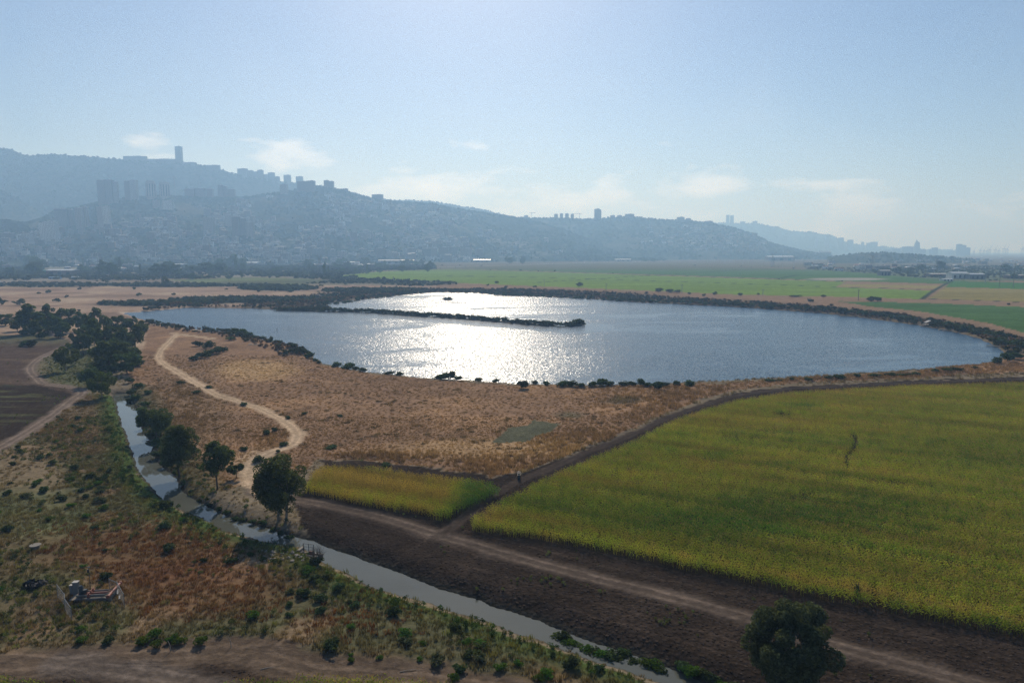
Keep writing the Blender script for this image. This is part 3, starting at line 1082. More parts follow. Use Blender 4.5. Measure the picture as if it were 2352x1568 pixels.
def leaves(name, mat, p, leaf, g, nrm=None, stretch=1.6):
    n = len(p)
    t1 = g.normal(size=(n, 3))
    if nrm is not None:
        t1 -= nrm * (t1 * nrm).sum(1)[:, None] * 0.6
    t1 /= np.linalg.norm(t1, axis=1)[:, None]
    t2 = np.cross(t1, g.normal(size=(n, 3)))
    t2 /= np.linalg.norm(t2, axis=1)[:, None]
    s = leaf * g.uniform(0.6, 1.3, n)[:, None]
    a = p - t1 * s * stretch * .5
    b = p + t2 * s * .5
    c = p + t1 * s * stretch * .5
    e = p - t2 * s * .5
    V = np.stack([a, b, c, e], 1).reshape(-1, 3)
    return mesh_np(name, V, np.arange(n * 4).reshape(n, 4), mat)


def corn_plant(name, mat, matt, seed, k=3):
    g = np.random.default_rng(seed)
    V, T = [], []
    for q in range(k):
        ox, oy = g.uniform(-.35, .35), (q - (k - 1) / 2) * 0.33 + g.uniform(-.08, .08)
        H = g.uniform(1.95, 2.35)
        V += [(ox - .03, oy, 0), (ox + .03, oy, 0), (ox, oy, H)]
        a0 = g.uniform(0, 6.28)
        for i in range(6):
            a = a0 + i * 2.6 + g.uniform(-.5, .5)
            z = H * (0.32 + 0.11 * i)
            L = g.uniform(.5, .75) * (1.1 - .06 * i)
            ca, sa = math.cos(a), math.sin(a)
            w = 0.06
            m1 = (ox + ca * L * .5, oy + sa * L * .5, z + L * .45)
            e1 = (ox + ca * L, oy + sa * L, z + L * g.uniform(-.1, .35))
            V += [(ox, oy, z), (m1[0] - sa * w, m1[1] + ca * w, m1[2]), (m1[0] + sa * w, m1[1] - ca * w, m1[2])]
            V += [(m1[0] - sa * w, m1[1] + ca * w, m1[2]), e1, (m1[0] + sa * w, m1[1] - ca * w, m1[2])]
        for i in range(4):
            a = g.uniform(0, 6.28)
            T += [(ox - .015, oy, H - .05), (ox + .015, oy + .02, H - .05), (ox + math.cos(a) * .2, oy + math.sin(a) * .2, H + .38)]
    n1 = len(V) // 3
    VV = np.array(V + T)
    me = mesh_np(name, VV, np.arange(len(VV)).reshape(-1, 3), mat)
    me.materials.append(matt)
    mi = np.zeros(len(VV) // 3, np.int32)
    mi[n1:] = 1
    me.polygons.foreach_set('material_index', mi)
    return me


SRC = {}


def source(key, meshes):
    c = bpy.data.collections.new('source_' + key)
    for i, me in enumerate(meshes):
        o = bpy.data.objects.new('%s_%02d' % (key, i), me)
        c.objects.link(o)
    SRC[key] = c
    return c


def scatter(name, label, key, P, rot, scl, colr, pick=None, kind='stuff'):
    """one object whose points carry copies of the source plants"""
    n = len(P)
    if n == 0:
        return
    me = bpy.data.meshes.new(name)
    me.vertices.add(n)
    me.vertices.foreach_set('co', np.asarray(P, np.float32).ravel())
    set_col(me, 'icol', colr)
    a = me.attributes.new('irot', 'FLOAT_VECTOR', 'POINT')
    rr = np.zeros((n, 3), np.float32)
    rr[:, 2] = rot
    rr[:, 0] = RNG.normal(0, .06, n)
    rr[:, 1] = RNG.normal(0, .06, n)
    a.data.foreach_set('vector', rr.ravel())
    a = me.attributes.new('iscl', 'FLOAT_VECTOR', 'POINT')
    s3 = np.asarray(scl, np.float32)
    if s3.ndim == 1:
        s3 = np.repeat(s3[:, None], 3, 1)
    a.data.foreach_set('vector', s3.ravel())
    a = me.attributes.new('ipick', 'INT', 'POINT')
    k = len(SRC[key].objects)
    a.data.foreach_set('value', np.asarray(RNG.integers(0, k, n) if pick is None else pick, np.int32))
    o = tag(link(name, me), label, None, None, kind)
    ng = bpy.data.node_groups.new('scatter_' + name, 'GeometryNodeTree')
    ng.interface.new_socket('Geometry', in_out='INPUT', socket_type='NodeSocketGeometry')
    ng.interface.new_socket('Geometry', in_out='OUTPUT', socket_type='NodeSocketGeometry')
    N, L = ng.nodes, ng.links
    gi, go = N.new('NodeGroupInput'), N.new('NodeGroupOutput')
    ip = N.new('GeometryNodeInstanceOnPoints')
    ci = N.new('GeometryNodeCollectionInfo')
    ci.inputs['Collection'].default_value = SRC[key]
    ci.inputs['Separate Children'].default_value = True
    ci.inputs['Reset Children'].default_value = True

    def att(nm, ty):
        q = N.new('GeometryNodeInputNamedAttribute')
        q.data_type = ty
        q.inputs['Name'].default_value = nm
        return q.outputs['Attribute']
    L.new(gi.outputs[0], ip.inputs['Points'])
    L.new(ci.outputs[0], ip.inputs['Instance'])
    ip.inputs['Pick Instance'].default_value = True
    L.new(att('ipick', 'INT'), ip.inputs['Instance Index'])
    L.new(att('irot', 'FLOAT_VECTOR'), ip.inputs['Rotation'])
    L.new(att('iscl', 'FLOAT_VECTOR'), ip.inputs['Scale'])
    L.new(ip.outputs[0], go.inputs[0])
    md = o.modifiers.new('scatter', 'NODES')
    md.node_group = ng
    return o


M_TUFT = leaf_mat('dry_grass_blades', 'icol', trans=0.35, var=0.35, inst=True, nscale=0.5)
M_CORN = leaf_mat('corn_leaves', 'icol', trans=0.5, var=0.30, inst=True, nscale=0.25)
M_TASS = leaf_mat('corn_tassels', None, (0.50, 0.34, 0.13), trans=0.5, var=0.3)
M_SHRUB_I = leaf_mat('weed_leaves', 'icol', trans=0.3, var=0.35, inst=True, nscale=0.8)
source('tuft', [tuft('tuft', M_TUFT, 30, 0.5, 0.75, 0.05, 0.4, i) for i in range(4)])
source('bigtuft', [tuft('bigtuft', M_TUFT, 60, 1.2, 1.25, 0.08, 0.35, 20 + i) for i in range(3)])
source('weed', [leafball('weed', M_SHRUB_I, 110, 0.55, 0.5, 0.13, 40 + i, clumps=5) for i in range(4)])
source('corn', [corn_plant('corn', M_CORN, M_TASS, 60 + i) for i in range(6)])
source('farbush', [leafball('farbush', M_SHRUB_I, 150, 1.0, 0.8, 0.30, 80 + i, clumps=6) for i in range(4)])


def jgrid(x0, x1, y0, y1, cell, seed):
    g = np.random.default_rng(seed)
    xs_, ys_ = np.meshgrid(np.arange(x0, x1, cell), np.arange(y0, y1, cell))
    xs_ = xs_.ravel() + g.uniform(-.5, .5, xs_.size) * cell
    ys_ = ys_.ravel() + g.uniform(-.5, .5, ys_.size) * cell
    return xs_, ys_


def inview(x, y, m=60):
    u, v = proj(x, y)
    return (u > -m) & (u < SW + m) & (v < SH + 140)


# --- corn in rows
def corn_field(name, label, poly, seed, tint, rowdir, step=0.80, along=0.78, thin=None):
    g = np.random.default_rng(seed)
    c, s = rowdir
    a = poly[:, 0] * c + poly[:, 1] * s
    b = -poly[:, 0] * s + poly[:, 1] * c
    bb = np.arange(b.min(), b.max(), step)
    aa = np.arange(a.min(), a.max(), along)
    A, B = np.meshgrid(aa, bb)
    A = A.ravel() + g.uniform(-.3, .3, A.size) * along
    B = B.ravel() + g.normal(0, .05, B.size)
    x, y = A * c - B * s, A * s + B * c
    k = inpoly(x, y, poly) & inview(x, y, 80)
    x, y, A_, B_ = x[k], y[k], A[k], B[k]
    if thin is not None:
        k = thin(x, y, g)
        x, y, A_, B_ = x[k], y[k], A_[k], B_[k]
    ri = np.round((B_ - b.min()) / step).astype(int)
    k = ~((ri % 24 == 0) & (g.uniform(size=len(x)) < .75))
    x, y, A_, B_ = x[k], y[k], A_[k], B_[k]
    n = len(x)
    z = np.zeros(n) - 0.02
    d1 = vnoise(x * .35, y * 1.1, 9, seed + 5, 4)
    d2 = vnoise(x, y, 2.2, seed + 6, 2)
    d3 = vnoise(A_ * .5, B_ * 14, 30, seed + 7, 3)
    yel = np.clip(0.40 + (d1 - .5) * .6 + (d3 - .5) * 1.1 + (d2 - .5) * 0.5 + g.normal(0, .14, n) + tint(x, y), 0, 1)[:, None]
    green = np.array((0.14, 0.26, 0.03))
    mid = np.array((0.42, 0.47, 0.055))
    gold = np.array((0.52, 0.40, 0.085))
    Cc = np.where(yel < .5, green + (mid - green) * yel * 2, mid + (gold - mid) * (yel - .5) * 2)
    Cc = Cc * (.50 + 1.0 * vnoise(A_, B_ * 20, 40, seed + 9, 3)[:, None])
    sc = g.uniform(.88, 1.1, n) * (0.94 + 0.14 * (1 - yel[:, 0]))
    scatter(name, label, 'corn', np.stack([x, y, z], 1), math.atan2(-c, s) + g.normal(0, .2, n), sc, Cc)
    return n


pA, pB = np.array(unproj(1090, 1194, 2.3)), np.array(unproj(2352, 1431, 2.3))
rd = (pB - pA) / np.linalg.norm(pB - pA)
PATH_GAP = catmull(P2W([(1962, 990), (1966, 1010), (1955, 1030), (1941, 1052), (1946, 1064)], 2.2), 4)


def thinB(x, y, g):
    d, _ = dseg(x, y, PATH_GAP)
    gone = d < .5 * (.4 + vnoise(x, y, 3, 802) * 1.4)
    sparse = vnoise(x * .4, y, 4, 801) > 0.80
    u, v = proj(x, y, 2.2)
    hole = blob(u, v, 1801, 944, 24, 4.2, .2) + blob(u, v, 1995, 938, 10, 2.5, .2) > .5
    return ~(gone | hole | (sparse & (g.uniform(size=len(x)) < .6)))


def tintB(x, y):
    u, v = proj(x, y, 2.2)
    t = 0.16 * sst(1080, 900, v) - .22 * blob(u, v, 1790, 1150, 330, 60) - .18 * blob(u, v, 1700, 1190, 200, 30) + .12 * sst(1180, 1330, v) + .12 * sst(1300, 1100, u) - .10 * sst(1900, 2300, u) * sst(1250, 1000, v)
    t = t - .5 * (blob(u, v, 1700, 1150, 40, 9) + blob(u, v, 2120, 1205, 30, 8) + blob(u, v, 1840, 925, 50, 5) + blob(u, v, 1660, 1035, 40, 5) + blob(u, v, 1800, 1055, 60, 4))
    return t + 0.03


def tintA(x, y):
    u, v = proj(x, y, 2.2)
    return 0.60 - 1.1 * sst(1000, 1110, u + (v - 1120) * .6) - .3 * sst(1090, 1065, v)


nB = corn_field('corn_field', 'large ripening corn field right of the meadow', CORN_B, 300, tintB, rd, thin=thinB)
nA = corn_field('corn_field', 'small triangular corn plot beside the main dirt track', CORN_A, 310, tintA, rd, .75, .7)
nC = corn_field('corn_field', 'strip of green corn along the bottom edge', CORN_C, 320, lambda x, y: -0.15, (1.0, 0.0))
print('corn', nA, nB, nC)


# --- grass and weeds
def cover(name, label, key, x, y, cond, size, flat, tones, seed, hz_=0.0):
    pass


def ground_at(x, y):
    h, dl, ds, dsp, u, v = height(x, y, True)
    return h, dl, ds, dsp, u, v


g0 = np.random.default_rng(5)
x1, y1 = jgrid(-190, 150, 62, 205, 0.85, 21)
k = inview(x1, y1)
x1, y1 = x1[k], y1[k]
x2, y2 = jgrid(-240, 250, 205, 330, 1.5, 22)
k = inview(x2, y2)
x2, y2 = x2[k], y2[k]
X_, Y_ = np.concatenate([x1, x2]), np.concatenate([y1, y2])
h_, dl_, ds_, dsp_, u_, v_ = ground_at(X_, Y_)
C_, lat_, trk_, plow_, crop_, reg_, mm = paint(X_, Y_, dl_, ds_, dsp_)
big_ = vnoise(X_, Y_, 12, 90)
mid_ = vnoise(X_, Y_, 4, 91)
land = (ds_ > 0.25) & (dl_ > 0.2) & (trk_ < 0.10) & (reg_ != 1)
rnd = g0.uniform(size=len(X_))
lb, mead, lf, ld, rf, bf, hol = (mm[q] for q in ('lb', 'mead', 'lf', 'ld', 'rf', 'bf', 'hol'))
bare = sst(0.62, 0.78, vnoise(X_, Y_, 6, 93)) + blob(u_, v_, 60, 1090, 100, 60) * .7
soil = (lf | rf | bf)
near_ = Y_ < 205
# density
pd = np.where(lb, 0.95 - .8 * bare, np.where(mead, 0.80 - 0.4 * bare, 0.35))
pd = np.where(hol, 0.9, pd)
pd = np.where(soil, 0.0, np.maximum(pd, .8 * blob(u_, v_, 175, 845, 90, 60)))
keep = land & (rnd < pd) & ~inpoly(X_, Y_, CORN_A) & ~inpoly(X_, Y_, CORN_B)
tall = blob(u_, v_, 1550, 920, 190, 45) + blob(u_, v_, 1180, 1072, 170, 30) + blob(u_, v_, 1350, 1020, 130, 35) + blob(u_, v_, 900, 1045, 130, 10) + blob(u_, v_, 1950, 868, 330, 14) + \
    blob(u_, v_, 2250, 850, 150, 16) + blob(u_, v_, 420, 930, 70, 60) * .6 + blob(u_, v_, 640, 1010, 60, 25) * .5
tall = np.clip(tall, 0, 1)
greenw = np.clip(sst(0.50, 0.64, big_) * lb + sst(6.5, 2.5, ds_) * 0.7 + blob(u_, v_, 820, 1350, 130, 45) * .8 + blob(u_, v_, 130, 1080, 80, 110) * .5 + blob(u_, v_, 90, 1440, 160, 35) * .8 + blob(u_, v_, 175, 845, 90, 60), 0, 1)
greenw = greenw * (1 - 0.8 * np.clip(blob(u_, v_, 330, 1265, 220, 55) + blob(u_, v_, 450, 1350, 190, 60), 0, 1)) * (1 - hol)
isg = g0.uniform(size=len(X_)) < greenw * 0.62
ii = keep & ~isg
Cg = C_[ii]
n = ii.sum()
jit = g0.normal(1.0, .22, n)[:, None]
warm = g0.uniform(size=(n, 1))
Cg = Cg * 1.15 * jit * (1 - warm * .25) + np.array((.34, .22, .12)) * warm * .22
# rusty dock seed heads and straw in the foreground
rst = (g0.uniform(size=n) < np.clip(blob(u_[ii], v_[ii], 330, 1260, 230, 60) + blob(u_[ii], v_[ii], 470, 1360, 180, 60) + blob(u_[ii], v_[ii], 800, 1410, 160, 50), 0, 1) * .6)
Cg[rst] = np.array((.16, .075, .035)) * g0.uniform(.7, 1.2, (rst.sum(), 1))
Cg[hol[ii]] = np.array((.13, .13, .09)) * g0.uniform(.8, 1.2, (hol[ii].sum(), 1))
Cg = np.clip(Cg, .02, .5)
sz = g0.uniform(.55, 1.15, n) * (1 + 0.75 * tall[ii]) * (0.75 + .5 * mid_[ii]) * np.where(lb[ii], 1.05, .72) * np.where(Y_[ii] > 205, 1.5, 1.0) * np.where(hol[ii], .3, 1)
edge = np.clip(.25 + ds_ * .30, .25, 1)
sz = sz * np.where(lb[ii], edge[ii], 1)
szz = sz * np.where(Y_[ii] > 205, .62, .9) * (1 + .5 * tall[ii])
scatter('dry_grass', 'dry tan grass and straw-coloured weeds', 'tuft', np.stack([X_[ii], Y_[ii], h_[ii]], 1), g0.uniform(0, 6.28, n), np.stack([sz, sz, szz], 1), Cg)
jt = keep & isg & (g0.uniform(size=len(X_)) < .5)
nt_ = jt.sum()
gt = np.array((.085, .105, .035)) * g0.uniform(.6, 1.6, (nt_, 1)) + np.array((.09, .055, .02)) * g0.uniform(0, 1, (nt_, 1))
s_t = g0.uniform(.6, 1.3, nt_) * np.where(lb[jt], edge[jt], 1)
scatter('green_grass', 'tall green grass among the weeds', 'tuft', np.stack([X_[jt], Y_[jt], h_[jt]], 1), g0.uniform(0, 6.28, nt_), s_t, gt)
jj = keep & isg & ~jt
n2 = jj.sum()
gcol = np.array((.060, .085, .028)) * g0.uniform(.6, 1.5, (n2, 1)) + np.array((.05, .035, .012)) * g0.uniform(0, 1, (n2, 1))
bank = ds_[jj] < 5
gcol[bank] = np.array((.045, .085, .018)) * g0.uniform(.6, 1.4, (bank.sum(), 1))
sz = g0.uniform(.4, 1.15, n2) * (.8 + .5 * mid_[jj]) * np.where(lb[jj], edge[jj], 1)
scatter('green_weeds', 'low green weeds among the dry grass', 'weed', np.stack([X_[jj], Y_[jj], h_[jj]], 1), g0.uniform(0, 6.28, n2), np.stack([sz, sz, sz * .9], 1), gcol)
bt = mead & land & (rnd < .012 + .05 * sst(.6, .75, big_)) & ~hol & ~inpoly(X_, Y_, CORN_A) & ~inpoly(X_, Y_, CORN_B)
nb_ = bt.sum()
sz = g0.uniform(.5, 1.0, nb_)
scatter('meadow_brush', 'darker brush clumps over the dry meadow', 'bigtuft', np.stack([X_[bt], Y_[bt], h_[bt]], 1), g0.uniform(0, 6.28, nb_), np.stack([sz, sz, sz * .6], 1), np.array((.12, .09, .05)) * g0.uniform(.6, 1.4, (nb_, 1)))
# little plants dotting the bare soil
pp = soil & land & ~inpoly(X_, Y_, CORN_A) & ~inpoly(X_, Y_, CORN_B) & ~inpoly(X_, Y_, CORN_C) & (
    (rnd < .010) | (rnd < .45 * (blob(u_, v_, 1270, 1338, 80, 14) + blob(u_, v_, 1350, 1360, 40, 10) + blob(u_, v_, 1560, 1415, 70, 26) + blob(u_, v_, 860, 1180, 60, 10) * .5 + blob(u_, v_, 200, 1470, 160, 18)
                         + blob(u_, v_, 780, 1505, 160, 18) + blob(u_, v_, 120, 920, 40, 12) + blob(u_, v_, 1080, 1515, 90, 22))))
n3 = pp.sum()
sz = g0.uniform(.25, .75, n3)
scatter('soil_weeds', 'small pale green weeds dotted over the bare soil', 'weed', np.stack([X_[pp], Y_[pp], h_[pp]], 1), g0.uniform(0, 6.28, n3), sz,
        np.array((.14, .17, .06)) * g0.uniform(.6, 1.3, (n3, 1)))
# clods and stubble on the ploughed ground give it relief
cl_mat = leaf_mat('soil_clods', 'icol', trans=0.0, var=0.3, inst=True, nscale=1.0)
cm = []
for i in range(3):
    bm_ = bmesh.new()
    bmesh.ops.create_icosphere(bm_, subdivisions=1, radius=0.5)
    rr = random.Random(i)
    for w in bm_.verts:
        w.co *= rr.uniform(.6, 1.2)
        w.co.z *= .5
    me = bpy.data.meshes.new('clod')
    bm_.to_mesh(me)
    me.materials.append(cl_mat)
    cm.append(me)
source('clod', cm)
qx, qy = jgrid(-120, 190, 60, 150, 0.8, 33)
k = inview(qx, qy)
qx, qy = qx[k], qy[k]
qh, qdl, qds, qdsp, qu, qv = ground_at(qx, qy)
qC, ql, qt, qp, qc, qr, qm = paint(qx, qy, qdl, qds, qdsp)
k = ((qm['rf']) | (qm['bf'])) & (qt < .12) & (qds > .8) & ~inpoly(qx, qy, CORN_A) & ~inpoly(qx, qy, CORN_B) & ~inpoly(qx, qy, CORN_C)
n4 = k.sum()
scatter('soil_clods', 'dark clods of turned soil', 'clod', np.stack([qx[k], qy[k], qh[k]], 1), g0.uniform(0, 6.28, n4), g0.uniform(.15, .6, n4), SOIL * g0.uniform(.7, 1.7, (n4, 1)))
print('grass', n, n2, n3, n4)

# --- far scrub on the plain and reeds round the lake
g1 = np.random.default_rng(6)
fx, fy = jgrid(-1500, 1600, 330, 2300, 9.0, 44)
f2x, f2y = jgrid(-560, 20, 480, 1000, 5.0, 46)
_u, _v = proj(f2x, f2y)
_k = hedges(f2x * 0 + _u, _v) > .4
fx, fy = np.concatenate([fx, f2x[_k]]), np.concatenate([fy, f2y[_k]])
k = inview(fx, fy, 40) & (fy > 330)
fx, fy = fx[k], fy[k]
fh, fdl, fds, fdsp, fu, fv = ground_at(fx, fy)
fr_ = g1.uniform(size=len(fx))
fn = vnoise(fx * .35, fy, 40, 95, 3)
infield = np.zeros(len(fx), bool)
for kx, (pl, c) in GREEN.items():
    infield |= inpoly(fu, fv, [(a, b) for a, b in pl])
dhw, _ = dseg(fx, fy, HIGHWAY)
band = hedges(fu, fv)
band = np.clip(band, 0, 1)
upper = (fv < 644) & (fu < 1000)
pd = np.where(upper, 0.10 + .75 * sst(.46, .58, fn), 0.012) + band * 0.9 + ((fv < 603) * 0.35) + ((fu > 1850) & (fv < 640)) * .22
pd = pd + 0.9 * ((fdl < 16) & (fdl > 3) & (fu > 900))
kk = (fr_ < pd) & ~infield & (dhw > fy * .006) & (fdl > 2.5) & ~((fu > 100) & (fu < 180) & (fv < 634) & (fv > 614))
m = kk.sum()
sz = g1.uniform(1.2, 3.0, m) * np.where(upper[kk], 1.5, 1.0) * np.where(fdl[kk] < 16, .8, 1)
fc = np.array((.055, .066, .032)) * g1.uniform(.6, 1.7, (m, 1))
br = (g1.uniform(size=m) < .35) & (fdl[kk] < 30)
fc[br] = np.array((.15, .10, .06))
scatter('scrub', 'dark scrub and bushes massed across the far plain', 'farbush', np.stack([fx[kk], fy[kk], fh[kk] - .1], 1), g1.uniform(0, 6.28, m), np.stack([sz * 1.3, sz * 1.3, sz], 1), fc)
# reeds / brush on the lake's far bank
rx_, ry_ = jgrid(-420, 560, 330, 900, 3.0, 45)
k = inview(rx_, ry_, 40)
rx_, ry_ = rx_[k], ry_[k]
rh, rdl, rds, rdsp, ru, rv = ground_at(rx_, ry_)
rn = vnoise(rx_, ry_, 16, 97)
rlim = np.where(ru > 560, 12 * ry_ ** 2 / 79450, 16)
kk = ((rdl > 0.5) & (rdl < rlim) & (g1.uniform(size=len(rx_)) < .5 * sst(1.15, .5, rdl / rlim)) & (ru > 330)) | ((rdsp < 4.0))
m = kk.sum()
dark = (rn[kk] < .56) & (rdl[kk] < rlim[kk] * .75) | (rdsp[kk] < 4)
rc = np.where(dark[:, None], np.array((.062, .068, .034)), np.array((.17, .11, .065))) * g1.uniform(.6, 1.4, (m, 1))
sz = g1.uniform(.9, 1.9, m) * np.where(dark, 1.15, .8)
scatter('reeds', 'brush and reeds lining the far bank and the spit', 'farbush', np.stack([rx_[kk], ry_[kk], rh[kk] - .1], 1), g1.uniform(0, 6.28, m), sz, rc)
print('far', len(fx), m)
# --- forest on the hills
hx, hy, hzv, hc, hs_ = [], [], [], [], []
for H_, n_, tr, s0 in ((H_B, 15000, (0.0, 1.0), 5.0), (H_A, 5000, (.1, 1.0), 6.5), (H_A2, 700, (.2, 1.0), 6), (H_C, 5200, (0, 1.0), 6.5), (H_D, 1500, (.1, 1.0), 9), (H_E, 500, (0, 1), 3.5)):
    U = g1.uniform(max(H_.cr[0, 0], -60), min(H_.cr[-1, 0], 2400), n_)
    T = tr[0] + (tr[1] - tr[0]) * g1.uniform(0, 1, n_)
    ncr = n_ // 7
    T[:ncr] = g1.uniform(.97, 1.0, ncr)
    X, Y, Z = H_.pt(U, T)
    kq = vnoise(X, Y, 120, 98 + int(s0), 3) > .38
    kq |= T > .96
    cu, cv = proj(X, Y, Z)
    if H_ is H_B:
        kq &= ~((g1.uniform(size=n_) < city_w(cu, cv) * .55) & (T < .96))
    hx.append(X[kq]); hy.append(Y[kq]); hzv.append(Z[kq] - 1)
    q = kq.sum()
    hs_.append(s0 * g1.uniform(.6, 1.35, q))
    hc.append(np.array((.030, .042, .018)) * g1.uniform(.6, 1.8, (q, 1)))
hx, hy, hzv, hs_ = map(np.concatenate, (hx, hy, hzv, hs_))
source('hilltree', [leafball('hilltree', M_SHRUB_I, 46, 1.0, .9, .75, 120 + i, clumps=4) for i in range(4)])
scatter('hillside_forest', 'dark woods covering the hills', 'hilltree', np.stack([hx, hy, hzv], 1), g1.uniform(0, 6.28, len(hx)), np.stack([hs_, hs_, hs_ * .9], 1), np.vstack(hc))
# ------------------------------------------------------------------ trees
M_BARK = simple_mat('pale_bark', (0.30, 0.26, 0.21), 0.9, 0.5, 1.5)
M_BARKD = simple_mat('dark_bark', (0.11, 0.085, 0.065), 0.9, 0.4, 1.5)
M_EUC = leaf_mat('gum_tree_leaves', None, (0.085, 0.118, 0.048), trans=0.42, var=0.5, nscale=0.45, randobj=0.25)
M_EUC2 = leaf_mat('grey_green_leaves', None, (0.090, 0.105, 0.055), trans=0.30, var=0.45, nscale=0.6, randobj=0.2)
M_YEL = leaf_mat('yellow_green_leaves', None, (0.105, 0.125, 0.035), trans=0.35, var=0.5, nscale=0.4, randobj=0.2)
M_BUSH = leaf_mat('bush_leaves', None, (0.062, 0.088, 0.036), trans=0.3, var=0.45, nscale=0.6, randobj=0.5)
M_BRIGHT = leaf_mat('bright_shrub_leaves', None, (0.075, 0.135, 0.022), trans=0.35, var=0.4, nscale=0.9, randobj=0.4)
M_TWIG = simple_mat('bare_twigs', (0.20, 0.16, 0.13), 0.9, 0.4, 2.0)


def crown_mesh(name, mat, H, W, zb, n, leaf, seed, clumps=26, droop=1.25, lobes=None, cr0=.20, cr1=.34):
    g = np.random.default_rng(seed)
    rz = (H - zb) / 2
    zc = zb + rz
    cs = []
    for k in range(clumps):
        for _ in range(30):
            p = g.uniform(-1, 1, 3)
            r = np.linalg.norm(p)
            if r < 1 and r > .35:
                break
        x, y, z = p
        sh = 1.0 - (0.25 * max(-z, 0))
        cr = g.uniform(cr0, cr1)
        if clumps > 50: cr *= .8
        cs.append((x * W / 2 * sh * (1 - cr * .55), y * W / 2 * sh * (1 - cr * .55), zc + z * rz * (1 - cr * .7), cr))
    if lobes:
        for l in lobes:
            cs.append(l)
    cs = np.array(cs)
    w = cs[:, 3] ** 2
    c = cs[g.choice(len(cs), n, p=w / w.sum())]
    d = g.normal(size=(n, 3))
    d /= np.linalg.norm(d, axis=1)[:, None]
    rad = (0.45 + .55 * g.uniform(0, 1, n) ** .5)
    sc = c[:, 3] * W / 2
    p = np.stack([c[:, 0] + d[:, 0] * rad * sc, c[:, 1] + d[:, 1] * rad * sc, c[:, 2] + d[:, 2] * rad * sc * np.where(d[:, 2] < 0, droop, .85)], 1)
    p[:, 2] = np.clip(p[:, 2], .3, None)
    return leaves(name, mat, p, leaf, g, d * .7), cs


def trunk_mesh(name, mat, H, W, zb, seed, cs, stems=1, spread=0.6, r0=0.32):
    g = random.Random(seed)
    mb = MB()
    k = 0
    order = sorted(range(len(cs)), key=lambda i: math.atan2(cs[i][1], cs[i][0]))
    for s in range(stems):
        ox = (s - (stems - 1) / 2) * spread * 2
        bx = ox + g.uniform(-.2, .2)
        tx, ty, tz = bx + ox * .5 + g.uniform(-.4, .4), g.uniform(-.4, .4), zb + (H - zb) * .28
        pts = [(ox, 0, -.3), (bx + (tx - bx) * .3, ty * .3, tz * .35), (bx + (tx - bx) * .6, ty * .6, tz * .7), (tx, ty, tz)]
        mb.path(pts, [r0, r0 * .85, r0 * .7, r0 * .55], 8)
        mine = [cs[i] for i in order if True][s::stems]
        for c in mine[:14]:
            m_ = ((tx + c[0]) / 2 + g.uniform(-.3, .3), (ty + c[1]) / 2 + g.uniform(-.3, .3), (tz + c[2]) / 2 - .2)
            st = g.choice([pts[2], pts[3], pts[3]])
            mb.path([st, m_, (c[0], c[1], c[2])], [r0 * .34, r0 * .22, r0 * .08], 5)
    return mb.mesh(name, mat)


def tree(name, u, v, ht, wd, label, seed, leafm, bark, n=9000, leaf=.3, zb=.3, stems=1, cat='tree', group=None, clumps=26, droop=1.25, r0=.3, spread=.6, protos=None, z=None, extra=None):
    x, y = unproj(u, v)
    zz = hz(x, y) if z is None else z
    H = ht * mpp(v)
    W = wd * mpp(v) * (1.25 if protos and v > 740 else 1)
    t = empty(name, (x, y, zz - .05), R.uniform(-.4, .4) if protos else 0, label, cat, group)
    if protos:
        ck, tk, pH, pW = protos
        for nm, me in (('trunk', tk), ('crown', ck)):
            o = link(nm, me, t)
            o.scale = (W / pW, W / pW, H / pH)
        t.rotation_euler = (0, 0, R.uniform(0, 6.28))
        return t
    ck, cs = crown_mesh('crown', leafm, H, W, H * zb, n, leaf, seed, clumps, droop, extra(H, W) if extra else None)
    tk = trunk_mesh('trunk', bark, H, W, H * zb, seed, cs, stems, spread, r0)
    link('trunk', tk, t)
    link('crown', ck, t)
    return t


tree('gum_tree', 1812, 1592, 236, 215, 'big round grey-green gum tree at the bottom right beside the track', 1, M_EUC2, M_BARK, 34000, .22, .10, 1, clumps=74, droop=1.1, r0=.38)
tree('gum_tree', 648, 1190, 158, 132, 'tall gum tree on two pale trunks between the stream and the small corn plot', 2, M_EUC, M_BARK, 15000, .27, .16, 2, clumps=44, droop=1.7, r0=.26, spread=.75,
     extra=lambda H, W: [(-W * .30, 0, H * .35, .22), (-W * .36, .5, H * .48, .24), (-W * .18, 0, H * .25, .20), (W * .32, 0, H * .52, .25)])
tree('gum_tree', 500, 1124, 123, 76, 'slender gum tree with hanging foliage on the dry bank, right of the dark round tree', 3, M_EUC, M_BARKD, 8500, .27, .20, 1, clumps=30, droop=1.6, r0=.2)
tree('gum_tree', 412, 1086, 126, 98, 'dark dense round gum tree leaning over the stream bend', 4, M_EUC, M_BARKD, 13000, .28, .10, 1, clumps=40, droop=1.3, r0=.3)
tree('gum_tree', 358, 1000, 86, 84, 'dark spreading tree on the right bank of the upper stream', 5, M_EUC, M_BARKD, 7500, .32, .06, 1, clumps=26, droop=1.3, r0=.25)
tree('young_tree', 541, 1098, 47, 36, 'small young tree just right of the slender gum tree', 6, M_EUC, M_BARKD, 2200, .25, .12, 1, clumps=12, r0=.1)
tree('yellow_green_tree', 235, 912, 68, 62, 'pale yellow-green tree at the head of the visible stream', 7, M_YEL, M_BARK, 6000, .33, .06, 1, clumps=24, r0=.2)
tree('yellow_green_tree', 152, 852, 70, 54, 'yellow-green tree at the edge of the brown left field', 8, M_YEL, M_BARK, 5000, .36, .10, 1, clumps=20, r0=.2)

